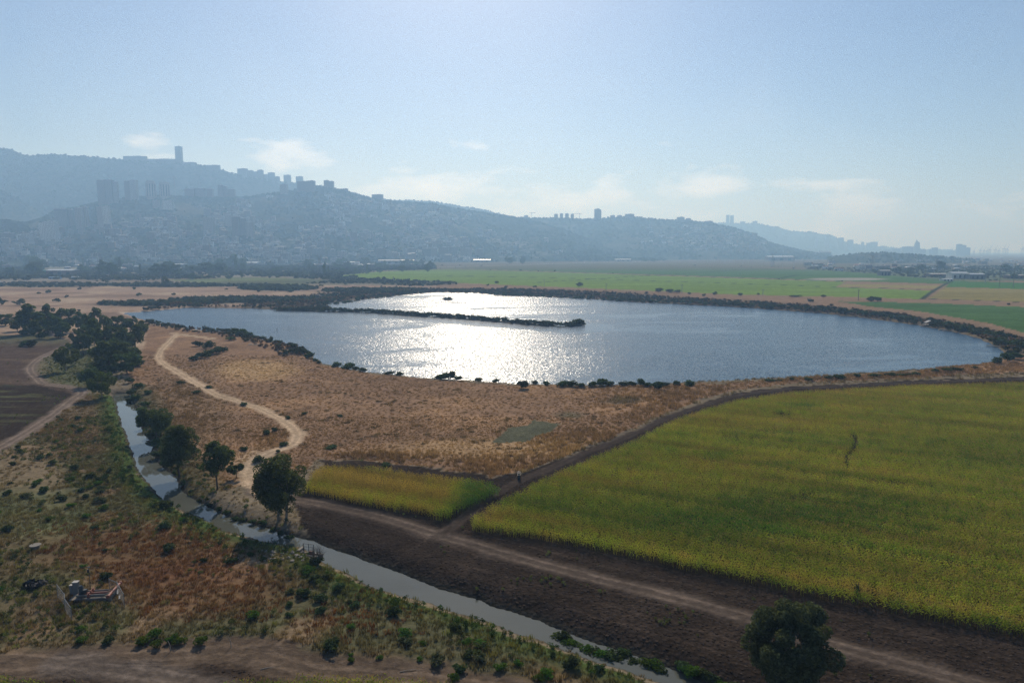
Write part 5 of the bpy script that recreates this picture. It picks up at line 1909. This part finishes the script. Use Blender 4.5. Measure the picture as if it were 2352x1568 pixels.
def tower(name, H_, u0, u1, vt, vb, label, wall=0, dist=None, depth=None, shape='box', win=True, cat='building', group=None, rz=0.0, base=12):
    um = (u0 + u1) / 2
    if H_ is not None:
        X, Y, Z = H_.at(um, vb)
    else:
        Y = dist
        Z = 0
        X = ux(um, Y, 0)
    dep = Y * CP - (Z - HC) * SP
    w = (u1 - u0) * dep / F0
    zt = ray_z(um, vt, Y)
    h = max(zt - Z, 4)
    d = depth or min(max(w * .8, 10), 24)
    t = empty(name, (X, Y, Z), rz, label, cat, group)
    wm = M_WALL[wall]
    nf = max(3, int(h / 3.4))
    if shape == 'box':
        MB().box((0, 0, h / 2 - base / 2), (w, d, h + base)).build('wall', wm, t)
        MB().box((0, 0, h + .5), (w + .6, d + .6, 1.0)).box((w * .1, 0, h + 2), (w * .35, d * .4, 3)).build('roof', M_ROOF, t)
        if win:
            tag(windows(w, d, h, max(2, int(w / 5)), max(2, int(d / 5)), nf).build('window', M_GLASS, t), kind='stuff')
    elif shape == 'round':
        n = 12
        pr = [(math.cos(2 * math.pi * i / n) * w / 2, math.sin(2 * math.pi * i / n) * w / 2) for i in range(n)]
        prs = [(a * .86, b * .86) for a, b in pr]
        MB().prism(prs, -base, h * .12).prism(pr, h * .12, h * .86).prism(prs, h * .86, h).build('wall', wm, t)
        MB().prism([(a * .4, b * .4) for a, b in pr], h, h + 4).build('roof', M_ROOF, t)
        mb = MB()
        for i in range(n):
            a = 2 * math.pi * (i + .5) / n
            mb.box((math.cos(a) * w / 2 * .97, math.sin(a) * w / 2 * .97, h * .49), (.5, w * .10, h * .70), rz=a)
        tag(mb.build('window', M_GLASS, t), kind='stuff')
    elif shape == 'slant':
        mb = MB()
        out = [(-w / 2, h * .93), (-w * .1, h), (w * .1, h), (w / 2, h * .86), (w / 2, -base), (-w / 2, -base)]
        v0 = [(a, -d / 2, b) for a, b in out] + [(a, d / 2, b) for a, b in out]
        mb.v = v0
        n = 6
        mb.f = [[i, (i + 1) % n, n + (i + 1) % n, n + i] for i in range(n)] + [list(range(n))[::-1], [n + i for i in range(n)]]
        mb.build('wall', wm, t)
        tag(windows(w, d, h * .84, 4, 3, nf).build('window', M_GLASS, t), kind='stuff')
    elif shape == 'sail':
        mb = MB()
        n = 10
        pts = []
        for i in range(n + 1):
            f = i / n
            pts.append((-w / 2 + w * .18 * f ** 2, h * .8 * f))
        pts += [(-w * .1, h), (0, h * .9), (w * .25, h * .88)]
        for i in range(n + 1):
            f = 1 - i / n
            pts.append((w / 2 - w * .25 * (f - .4) ** 2, h * .82 * f))
        k = len(pts)
        mb.v = [(a, -d / 2, b) for a, b in pts] + [(a, d / 2, b) for a, b in pts]
        mb.f = [[i, (i + 1) % k, k + (i + 1) % k, k + i] for i in range(k)] + [list(range(k))[::-1], [k + i for i in range(k)]]
        mb.build('wall', wm, t)
        mb = MB()
        mb.tube((-w * .1, 0, h * .9), (-w * .1, 0, h * 1.1), .8, .3, 5)
        mb.build('spire', wm, t)
    return t


# the university tower and the ridge line
tt_ = tower('high_rise', H_A, 405, 419, 337, 372, 'lone tall slab tower standing highest on the far ridge', 2)
hh = ray_z(412, 333, tt_.location.y) - tt_.location.z
MB().tube((1, 0, hh - 14), (1, 0, hh), .9, .5, 5).build('antenna', M_GREYM, tt_)
ridge = [(H_A, 285, 337, 359.5, 366, 'long low building on the far ridge left of the lone tower', 2), (H_A, 338, 404, 366, 373, 'very long low campus building leading to the lone tower', 2), (H_A, 421, 450, 373.5, 378, 'low terrace right of the lone tower', 2),
         (H_A, 475, 505, 380, 389, 'low flat block on the ridge between the lone tower and the stepped group', 2), (H_A, 547, 569, 388, 404, 'leftmost and tallest block of the stepped group on the ridge', 2), (H_A, 570, 582, 392, 405, 'second block of the stepped group on the ridge', 2),
         (H_A, 583, 592, 395, 408, 'lowest block in the middle of the stepped group', 2), (H_A, 593, 605, 391, 409, 'right tall block of the stepped group', 2), (H_A, 606, 616, 401, 412, 'small block between the stepped group and the domed block', 2),
         (H_A, 617, 631, 397, 416, 'domed block on the ridge', 2), (H_A, 632, 642, 406, 418, 'small block attached right of the domed block', 2), (H_A, 653, 668, 402.5, 420, 'isolated square tower on the ridge', 2), (H_A, 681, 696, 406, 425, 'tower behind the long pinkish block on the crest', 2),
         (H_B, 684, 706, 417, 440, 'left half of the long pinkish block on the hill crest', 1), (H_B, 706, 724, 416, 441, 'right half of the long pinkish block on the hill crest', 1), (H_B, 645, 661, 424, 446, 'tower below the crest left of the pinkish block', 0),
         (H_B, 745, 756, 415, 431, 'left of the twin blocks on the crest', 0), (H_B, 757, 767, 417, 433, 'right of the twin blocks on the crest', 0), (H_B, 788, 799, 434, 440, 'small block low on the crest', 2), (H_B, 855, 880, 447.5, 458, 'wide block on the falling crest', 2),
         (H_B, 427, 448, 434, 452, 'wide pinkish block right of the tower crane', 1), (H_B, 449, 471, 433, 453, 'second pinkish block right of the tower crane', 1), (H_B, 477, 490, 434, 451, 'pinkish slab left of the stepped tower', 1), (H_B, 503, 514, 425, 452, 'stepped tower on the city hill', 1),
         (H_B, 514, 523, 428, 452, 'lower wing of the stepped tower', 1), (H_B, 526, 541, 435, 451, 'squat block right of the stepped tower', 1)]
for H_, a, b, vt, vb, lab, wl_ in ridge:
    tower('apartment_block', H_, a, b, vt, vb, lab, wl_)
for a, b, vt, vb, lab, wl_ in [(229, 246, 414, 470, 'left wing of the widest apartment tower on the city hill', 1), (247, 262, 413, 468, 'middle wing of the widest apartment tower on the city hill', 1), (262, 273, 418, 466, 'right wing of the widest apartment tower', 0),
                               (290, 303, 416, 460, 'left half of the second apartment tower', 1), (303, 317, 414, 460, 'right half of the second apartment tower', 0)]:
    tower('apartment_tower', H_B, a, b, vt, vb, lab, wl_)
tower('round_tower', H_B, 337, 359, 416, 458, 'left one of the two round towers on the city hill', 0, shape='round')
tower('round_tower', H_B, 368, 391, 419, 457, 'right one of the two round towers on the city hill', 0, shape='round')
for a, b, vt, vb, lab, wl_ in [(95, 108, 512, 556, 'left wing of the bright white tower near the left edge', 3), (108, 134, 509, 560, 'bright white apartment tower near the left edge', 3), (131, 160, 480, 524, 'wide dark slab tower behind the white tower', 2), (162, 172, 482, 522, 'thin slab right of the wide dark slab', 2),
                               (178, 192, 478, 528, 'tall slab tower in the middle of the left slope', 0), (193, 204, 475, 526, 'paler twin of the slab tower on the left slope', 0), (228, 240, 475, 530, 'slim tall tower on the slope below the widest tower', 0), (241, 254, 474, 530, 'paler half of the slim tall tower', 3),
                               (353, 366, 461, 480, 'small pale block below the round towers, left', 0), (376, 398, 461, 482, 'wide pale block below the round towers, right', 3), (0, 30, 535, 552, 'pinkish block at the left edge above the houses', 1), (43, 74, 538, 556, 'pale block near the left edge', 3),
                               (520, 534, 494, 520, 'tower in the middle of the city hill, left', 0), (470, 492, 500, 536, 'wide tower in the middle of the slope', 0), (536, 552, 498, 545, 'tall tower in the dense quarter', 1), (554, 566, 502, 545, 'second tall tower in the dense quarter', 1), (568, 584, 510, 548, 'third tower in the dense quarter', 0),
                               (1366, 1380, 479, 503, 'X', 2)]:
    if lab == 'X': continue
    tower('apartment_tower', H_B, a, b, vt, vb, lab, wl_)
tower('high_rise', H_C, 1365, 1380.5, 479, 504, 'dark isolated tower with slanted top on the middle ridge', 2, shape='slant')
for a, b, vt, vb in [(1204, 1213, 495, 501), (1273, 1281, 492, 503), (1286, 1293, 491, 503), (1298, 1306, 491, 503), (1311, 1318, 492, 504), (1402, 1412, 495, 502), (1418, 1428, 495, 502), (1436, 1456, 492, 501), (1489, 1500, 501, 507), (1555, 1571, 499, 510), (1576, 1586, 502, 509), (1620, 1636, 508, 515)]:
    tower('ridge_block', H_C, a, b, vt, vb, 'small block in silhouette on the middle ridge', 2, win=False, group='blocks along the middle ridge')
tower('twin_tower', H_D, 1668, 1674.5, 494, 516, 'left one of the twin towers on the distant ridge', 2, win=False)
tower('twin_tower', H_D, 1677, 1684, 495, 517, 'right one of the twin towers on the distant ridge', 2, win=False)
for a, b, vt, vb in [(1700, 1711, 509, 517), (1729, 1739, 508, 516), (1871, 1877, 545, 570), (1895, 1902, 541, 569), (1925, 1936, 546, 572), (1946, 1958, 551, 574), (1978, 1983, 556, 572), (1990, 1998, 558, 573), (1999, 2014, 556, 574), (1766, 1771, 548, 566), (2022, 2030, 565, 575)]:
    tower('distant_block', H_D, a, b, vt, vb, 'pale distant block on the slope towards the bay', 2, win=False, group='blocks on the distant ridge')
tower('sail_tower', None, 2098, 2110.5, 551, 580, 'sail-shaped tower on the horizon by the bay', 2, dist=6500, shape='sail', depth=18)
for a, b, vt in [(2072, 2097, 566.5), (2112, 2124, 573), (2140, 2152, 569), (2196, 2207, 561), (2207, 2216, 563.5), (2216, 2226, 569), (2134, 2138, 572), (2050, 2066, 572), (2030, 2044, 573.5)]:
    tower('port_building', None, a, b, vt, 580, 'hazy block on the horizon near the port', 2, dist=6600, win=False, group='blocks near the port')
for i, (u, vt) in enumerate([(2236, 569), (2251, 565), (2259, 567), (2266, 568), (2272, 563), (2285, 562), (2293, 566), (2305, 558), (2312, 561), (2347, 560), (2181, 568), (2186, 566)]):
    Y = 6700
    X = ux(u, Y, 0)
    hh = ray_z(u, vt, Y)
    c = empty('port_crane', (X, Y, 0), rl.uniform(-.3, .3), 'port crane with raised jib on the horizon', 'crane', 'port cranes')
    sc_ = hh / 100
    mb = MB()
    for sx in (-8, 8):
        for sy in (-8, 8):
            mb.tube((sx * sc_, sy * sc_, 0), (sx * sc_ * .7, sy * sc_ * .7, 55 * sc_), 1.3, 1.1, 4)
    mb.box((0, 0, 55 * sc_), (22 * sc_, 20 * sc_, 4))
    mb.build('frame', M_GREYM, c)
    MB().tube((0, 0, 55 * sc_), (20 * sc_, 0, 100 * sc_), 1.5, .9, 4).tube((0, 0, 55 * sc_), (0, 0, 78 * sc_), 1.2, .8, 4).build('jib', M_GREYM, c)


def tcrane(H_, u, vt, vb, jl, jr, label):
    X, Y, Z = H_.at(u, vb)
    h = ray_z(u, vt, Y) - Z
    k = Y / F0
    c = empty('tower_crane', (X, Y, Z), 0, label, 'crane')
    MB().box((0, 0, h / 2), (2.2, 2.2, h)).build('mast', M_GREYM, c)
    MB().box(((jr - jl) / 2 * k, 0, h * .93), ((jl + jr) * k, 1.6, 1.8)).tube((0, 0, h), (-jl * k * .8, 0, h * .94), .3, .3, 4).tube((0, 0, h), (jr * k * .8, 0, h * .94), .3, .3, 4).build('jib', M_GREYM, c)
    MB().box(((jr * .8) * k, 0, h * .9), (4, 2, 3)).build('counterweight', M_CONC, c)


tcrane(H_B, 403, 404, 453, 18, 6, 'tower crane beside the right round tower')
tcrane(H_C, 1221, 488, 502, 5, 9, 'left tower crane on the middle ridge')
tcrane(H_C, 1331, 490, 504, 14, 5, 'right tower crane on the middle ridge')

# the mass of apartment blocks on the slopes
BV = []
rb = random.Random(31)
for i in range(10):
    w, d, h = rb.uniform(14, 34), rb.uniform(10, 16), rb.uniform(9, 22) * (1.35 if i > 7 else 1)
    mb = MB()
    mb.box((0, 0, h / 2 - 3), (w, d, h + 6))
    if i % 2: mb.box((w * .3, d * .4, h / 2 - 2), (w * .35, d * .7, h * .8 + 6))
    n1 = len(mb.f)
    mb.box((0, 0, h + .25), (w + .5, d + .5, .5))
    mb.box((w * .15, 0, h + 1.4), (4, 3.5, 2.2))
    n2_ = len(mb.f)
    nf = int(h / 3.1)
    for f in range(nf):
        for sg in (-1, 1):
            mb.box((0, sg * d / 2, (f + .55) * h / nf), (w * .86, .3, 1.3))
    me = mb.mesh('apartment_block')
    for m_ in (M_WALL[[0, 3, 1, 0, 2, 1, 3, 0, 0, 1][i]], M_ROOF, M_GLASS): me.materials.append(m_)
    mi = np.zeros(len(mb.f), np.int32)
    mi[n1:n2_] = 1
    mi[n2_:] = 2
    me.polygons.foreach_set('material_index', mi)
    BV.append(me)
HV = []
for i in range(4):
    w, d, h = rb.uniform(9, 16), rb.uniform(8, 11), rb.uniform(4, 7)
    mb = MB()
    mb.box((0, 0, h / 2 - 1), (w, d, h + 2))
    k = len(mb.v)
    n1 = len(mb.f)
    mb.v += [(-w / 2 - .5, -d / 2 - .5, h), (w / 2 + .5, -d / 2 - .5, h), (w / 2 + .5, d / 2 + .5, h), (-w / 2 - .5, d / 2 + .5, h), (-w / 4, 0, h + 2.4), (w / 4, 0, h + 2.4)]
    mb.f += [[k, k + 1, k + 5, k + 4], [k + 1, k + 2, k + 5], [k + 2, k + 3, k + 4, k + 5], [k + 3, k, k + 4], [k + 3, k + 2, k + 1, k]]
    n2_ = len(mb.f)
    for j in range(3):
        mb.box(((j - 1) * w / 3.4, -d / 2, h * .55), (w / 6, .2, 1.4))
    me = mb.mesh('house')
    for m_ in (M_WALL[[0, 3, 1, 3][i]], M_TILE if i % 2 else M_METAL, M_GLASS): me.materials.append(m_)
    mi = np.zeros(len(mb.f), np.int32)
    mi[n1:n2_] = 1
    mi[n2_:] = 2
    me.polygons.foreach_set('material_index', mi)
    HV.append(me)
M_BLK_I = leaf_mat('far_block_walls', 'icol', trans=0, var=.1, inst=True, nscale=.05)
cand = []
tries = 0
while len(cand) < 1100 and tries < 40000:
    tries += 1
    H_ = H_B if rb.random() < .86 else H_C
    u, v = (rb.uniform(0, 1300), rb.uniform(450, 608)) if H_ is H_B else (rb.uniform(1250, 1800), rb.uniform(508, 594))
    wgt = city_w(np.array([u]), np.array([v]))[0] if H_ is H_B else float(blob(np.array([u]), np.array([v]), 1640, 545, 150, 30)[0]) * .5
    cl_ = float(vnoise(np.array([u * 1.0]), np.array([v * 3.2]), 38, 150, 3)[0])
    if rb.random() > wgt * (cl_ > .45) * (0.45 + cl_): continue
    crest = np.interp(u, H_.cr[:, 0], H_.cr[:, 1])
    if v < crest + 5: continue
    X, Y, Z = H_.at(u, v)
    if v > 604 and H_ is H_B: Y += 0
    cand.append((Y, X, Z, u, v, H_))
cand.sort(key=lambda q: q[0])
ind, rest = cand[:300], cand[300:]
for Y, X, Z, u, v, H_ in ind:
    o = link('apartment_block', BV[rb.randrange(10)], None, (X, Y, Z))
    o.rotation_euler = (0, 0, rb.uniform(-.5, .5))
    s_ = rb.uniform(.7, 1.15)
    o.scale = (s_, s_, s_)
    tag(o, 'flat-roofed apartment block on the slope of the city hill', 'building', 'apartment blocks on the city hill')
c_ = bpy.data.collections.new('source_blocks')
for me in BV:
    c_.objects.link(bpy.data.objects.new('far_block', me))
SRC['blocks'] = c_
nr = len(rest)
scatter('far_blocks', 'hundreds of further hillside apartment blocks', 'blocks', np.array([(X, Y, Z) for Y, X, Z, *_ in rest]), np.array([rb.uniform(-.5, .5) for _ in rest]), np.array([rb.uniform(.7, 1.2) for _ in rest]), np.ones((nr, 3)))
print('blocks', len(ind), nr, tries)
# low houses and sheds on the plain at the hill foot and at right
low = []
tries = 0
while len(low) < 120 and tries < 5000:
    tries += 1
    if rb.random() < .5:
        u, v = rb.uniform(0, 900), rb.uniform(588, 622)
        if v > 612 and u > 330: continue
    else:
        u, v = rb.uniform(1850, 2352), rb.uniform(588, 622)
    low.append((u, v))
for u, v in low:
    x, y = unproj(u, v)
    o = link('low_house', (HV if rb.random() < .6 else BV)[rb.randrange(4)], None, (x, y, 0))
    o.rotation_euler = (0, 0, rb.uniform(-.6, .6))
    tag(o, 'small pale building at the foot of the city hill' if u < 1000 else 'small pale building on the plain towards the bay', 'building', 'low buildings at the hill foot' if u < 1000 else 'low buildings towards the bay')


def shed(u0, u1, vb, hpx, label, wall, roofm, rz=0.0, dpt=.45, name='warehouse'):
    um = (u0 + u1) / 2
    x, y = unproj(um, vb)
    m = mpp(vb)
    w, h = (u1 - u0) * m, hpx * m
    d = w * dpt
    t = empty(name, (x, y + d / 2, 0), rz, label, 'building')
    MB().box((0, 0, h * .42), (w, d, h * .84)).build('wall', wall, t)
    k = MB()
    k.v = [(-w / 2 - .5, -d / 2 - .5, h * .84), (w / 2 + .5, -d / 2 - .5, h * .84), (w / 2 + .5, d / 2 + .5, h * .84), (-w / 2 - .5, d / 2 + .5, h * .84), (-w / 2 - .5, 0, h * 1.05), (w / 2 + .5, 0, h * 1.05)]
    k.f = [[0, 1, 5, 4], [1, 2, 5], [2, 3, 4, 5], [3, 0, 4], [3, 2, 1, 0]]
    k.build('roof', roofm, t)
    for i in range(3):
        MB().box(((i - 1) * w / 3.2, -d / 2 - .05, h * .3), (w / 8, .3, h * .5)).build('door', M_GLASS, t)


M_BLUE = simple_mat('faded_blue_metal', (0.16, 0.26, 0.40), .5, .2, .2)
M_GREENM = simple_mat('green_sheet_metal', (0.12, 0.24, 0.18), .5, .2, .2)
M_REDM = simple_mat('red_sheet_metal', (0.42, 0.10, 0.08), .6, .2, .1)
shed(106, 168, 632, 13, 'large open barn with a bright pale roof at the edge of the left plain', M_WALL[1], M_METAL)
shed(98, 116, 630, 10, 'green metal shed joined to the left side of the barn', M_GREENM, M_GREENM)
shed(111, 136, 641, 5, 'low blue-roofed shed in front of the barn, left', M_BLUE, M_BLUE, name='shed')
shed(164, 182, 640, 5, 'low blue-grey shed in front of the barn, right', M_BLUE, M_METAL, name='shed')
for u0, u1, vb, hp, lab, w_, r_ in [(907, 950, 604, 7, 'long shed with a bright roof near the middle of the hill foot', M_WALL[2], M_METAL), (868, 920, 606, 9, 'dark long warehouse left of the bright-roofed shed', M_WALL[2], M_ROOF), (795, 815, 606, 5, 'small white-roofed shed by the highway', M_WALL[0], M_METAL),
                                    (815, 866, 604, 5, 'low white shed row by the highway', M_WALL[3], M_METAL), (1087, 1127, 602, 6, 'shed with the brightest roof beside the highway', M_WALL[2], M_METAL), (1000, 1040, 601, 8, 'grey warehouse left of the brightest roof', M_WALL[2], M_ROOF),
                                    (1214, 1246, 597, 8, 'tan warehouse behind the highway trees', M_WALL[0], M_ROOF), (1259, 1304, 598, 16, 'big warehouse with a red front band', M_REDM, M_ROOF), (1318, 1352, 596, 5, 'low pale-roofed shed right of the red-banded warehouse', M_WALL[2], M_METAL),
                                    (1360, 1425, 596, 6, 'long pale-roofed warehouse in the middle distance', M_WALL[2], M_METAL), (1413, 1450, 600, 5, 'small bright-roofed shed below the quarry scar', M_WALL[2], M_METAL), (1765, 1825, 599, 11, 'long two-part warehouse on the right plain', M_WALL[1], M_METAL),
                                    (1854, 1882, 592, 13, 'left one of two tall dark warehouses on the right plain', M_WALL[2], M_ROOF), (1884, 1909, 592, 15, 'right one of two tall dark warehouses on the right plain', M_WALL[2], M_ROOF),
                                    (530, 590, 611, 9, 'wide building with a bright curved roof at the hill foot', M_WALL[2], M_METAL), (372, 420, 612, 6, 'low glinting building among cypresses at the hill foot', M_WALL[2], M_METAL)]:
    shed(u0, u1, vb, hp, lab, w_, r_)
for u0, u1, vb, hp, lab, w_, r_ in [(2186, 2224, 640, 15, 'large farmhouse with a bright cream roof on the right plain', M_WALL[3], M_METAL), (2228, 2262, 641, 13, 'house with a cream hipped roof right of the large farmhouse', M_WALL[2], M_METAL), (2138, 2182, 636, 8, 'long low farm shed left of the large farmhouse', M_WALL[1], M_ROOF),
                                    (2022, 2046, 633, 13, 'house half hidden in trees on the right plain', M_WALL[2], M_ROOF), (2305, 2328, 622, 8, 'small cream-roofed house near the right edge', M_WALL[1], M_METAL), (2318, 2352, 640, 9, 'pinkish house at the right edge of the plain', M_WALL[1], M_ROOF),
                                    (2166, 2190, 645, 5, 'tiny white outbuilding in front of the farm', M_WALL[3], M_METAL)]:
    shed(u0, u1, vb, hp, lab, w_, r_, dpt=.6, name='farmhouse')
# mid-size blocks at the foot of the hills, centre
for i, (a, b, vt, vb) in enumerate([(925, 938, 573, 590), (939, 955, 570, 590), (973, 990, 571, 590), (990, 1004, 570, 590), (1008, 1030, 568, 590), (1031, 1052, 567, 590), (1058, 1084, 571, 590), (1092, 1110, 572, 590), (755, 770, 573, 590), (776, 796, 577, 592), (860, 884, 570, 590), (716, 745, 571, 588)]):
    tower('apartment_block', H_B, a, b, vt, vb, 'mid-rise apartment block in the row at the foot of the hills', [0, 1, 2][i % 3], group='mid-rise blocks at the hill foot')

# pylons and poles
def pylon(u, vt, vb, arm, label, group=None, big=True):
    x, y = unproj(u, vb)
    h = ray_z(u, vt, y)
    t = empty('pylon' if big else 'power_pole', (x, y, 0), 0, label, 'pylon' if big else 'pole', group)
    if not big:
        MB().tube((0, 0, 0), (0, 0, h), .35, .25, 5).build('pole', M_GREYM, t)
        MB().box((0, 0, h - 1.2), (4.5, .3, .3)).build('crossarm', M_GREYM, t)
        return
    mb = MB()
    b_, c_ = h * .11, h * .025
    for sx in (-1, 1):
        for sy in (-1, 1):
            mb.tube((sx * b_, sy * b_, 0), (sx * c_, sy * c_, h * .8), .35, .25, 4)
    for i in range(7):
        f0, f1 = i / 7, (i + 1) / 7
        r0_, r1_ = b_ + (c_ - b_) * f0, b_ + (c_ - b_) * f1
        for sy in (-1, 1):
            mb.tube((-r0_, sy * r0_, h * .8 * f0), (r1_, sy * r1_, h * .8 * f1), .18, .18, 3)
            mb.tube((r0_, sy * r0_, h * .8 * f0), (-r1_, sy * r1_, h * .8 * f1), .18, .18, 3)
    mb.build('lattice', M_GREYM, t)
    mb = MB()
    for sx in (-1, 1):
        mb.tube((sx * c_, 0, h * .74), (sx * arm * .55, 0, h * .98), .3, .2, 4)
        mb.tube((sx * c_, 0, h * .8), (sx * arm, 0, h * .86), .3, .15, 4)
        mb.tube((sx * arm * .55, 0, h * 1.0), (sx * arm, 0, h * .86), .2, .15, 4)
    mb.tube((-arm, 0, h * .86), (arm, 0, h * .86), .25, .25, 4)
    mb.build('crossarm', M_GREYM, t)


pylon(2151, 586, 624, 14, 'lattice pylon with a wide forked head above the right farm')
pylon(2003, 580, 617, 13, 'lattice pylon left of the forked one, reddish head')
pylon(1774, 577, 611, 12, 'lattice pylon in front of the two-part warehouse')
pylon(735, 582, 632, 6, 'tall slim lattice pylon beside the highway at left')
for i, (u, vt, vb) in enumerate([(1692, 580, 606), (1706, 574, 608), (1724, 585, 607), (1750, 590, 614), (1797, 585, 614), (1823, 588, 614), (1845, 594, 614), (1906, 594, 616), (1919, 596, 617), (1945, 594, 617), (1976, 594, 617), (1605, 575, 602), (1625, 573, 603), (1640, 578, 603), (1655, 572, 604), (1665, 574, 604),
                                 (1676, 578, 604), (2263, 612, 650), (2295, 608, 660), (2327, 605, 662), (1392, 650, 668), (1566, 652, 674), (904, 634, 649), (1752, 664, 678), (1971, 664, 690), (1250, 642, 658)]):
    pylon(u, vt, vb, 3, 'thin wooden power pole on the plain', 'power poles across the plain', False)

# cars on the highway
MC = [simple_mat('car_paint_white', (0.75, 0.75, 0.75), .3, .05, 1, .5), simple_mat('car_paint_dark', (0.08, 0.09, 0.11), .3, .05, 1, .5), simple_mat('car_paint_silver', (0.45, 0.46, 0.48), .3, .05, 1, .5)]
L = np.cumsum(np.r_[0, np.hypot(*np.diff(HIGHWAY, axis=0).T)])
carv = []
for m_ in MC:
    b_ = MB().box((0, 0, .75), (4.4, 1.8, .8)).mesh('body', m_)
    c2 = MB().box((-.2, 0, 1.4), (2.5, 1.6, .6), taper=.8).mesh('cabin', M_GLASS)
    w_ = MB()
    for sx in (-1.4, 1.4):
        w_.tube((sx, -.92, .35), (sx, .92, .35), .35, .35, 8)
    carv.append((b_, c2, w_.mesh('wheels', M_BLACK)))
for i in range(34):
    q = rl.uniform(.22, .95) * L[-1]
    x, y = np.interp(q, L, HIGHWAY[:, 0]), np.interp(q, L, HIGHWAY[:, 1])
    k = min(np.searchsorted(L, q), len(HIGHWAY) - 1)
    dx_, dy_ = HIGHWAY[k] - HIGHWAY[k - 1]
    t = empty('car', (x, y + rl.choice((-4, 4)), .15), math.atan2(dy_, dx_), 'car driving on the distant highway', 'car', 'cars on the highway')
    for nm, me in zip(('body', 'cabin', 'wheels'), carv[i % 3]):
        link(nm, me, t)

# ------------------------------------------------------------------ labels: tell members of the smaller groups apart by their order in the row
def ordn(n):
    return '%d%s' % (n, 'th' if 10 <= n % 100 <= 20 else {1: 'st', 2: 'nd', 3: 'rd'}.get(n % 10, 'th'))


groups = {}
for o in COL.objects:
    if o.parent is None and 'group' in o.keys():
        groups.setdefault(o['group'], []).append(o)
for gname, mem in groups.items():
    if 2 <= len(mem) <= 70 and gname not in ('rubble by the sluice', 'cars on the highway', 'stones at the canal edge'):
        mem.sort(key=lambda o: proj(o.location.x, o.location.y, o.location.z)[0])
        for i, o in enumerate(mem):
            base = ' '.join(o['label'].split()[:11])
            o['label'] = base + (', leftmost of them' if i == 0 else ', rightmost of them' if i == len(mem) - 1 else ', %s from left' % ordn(i + 1))
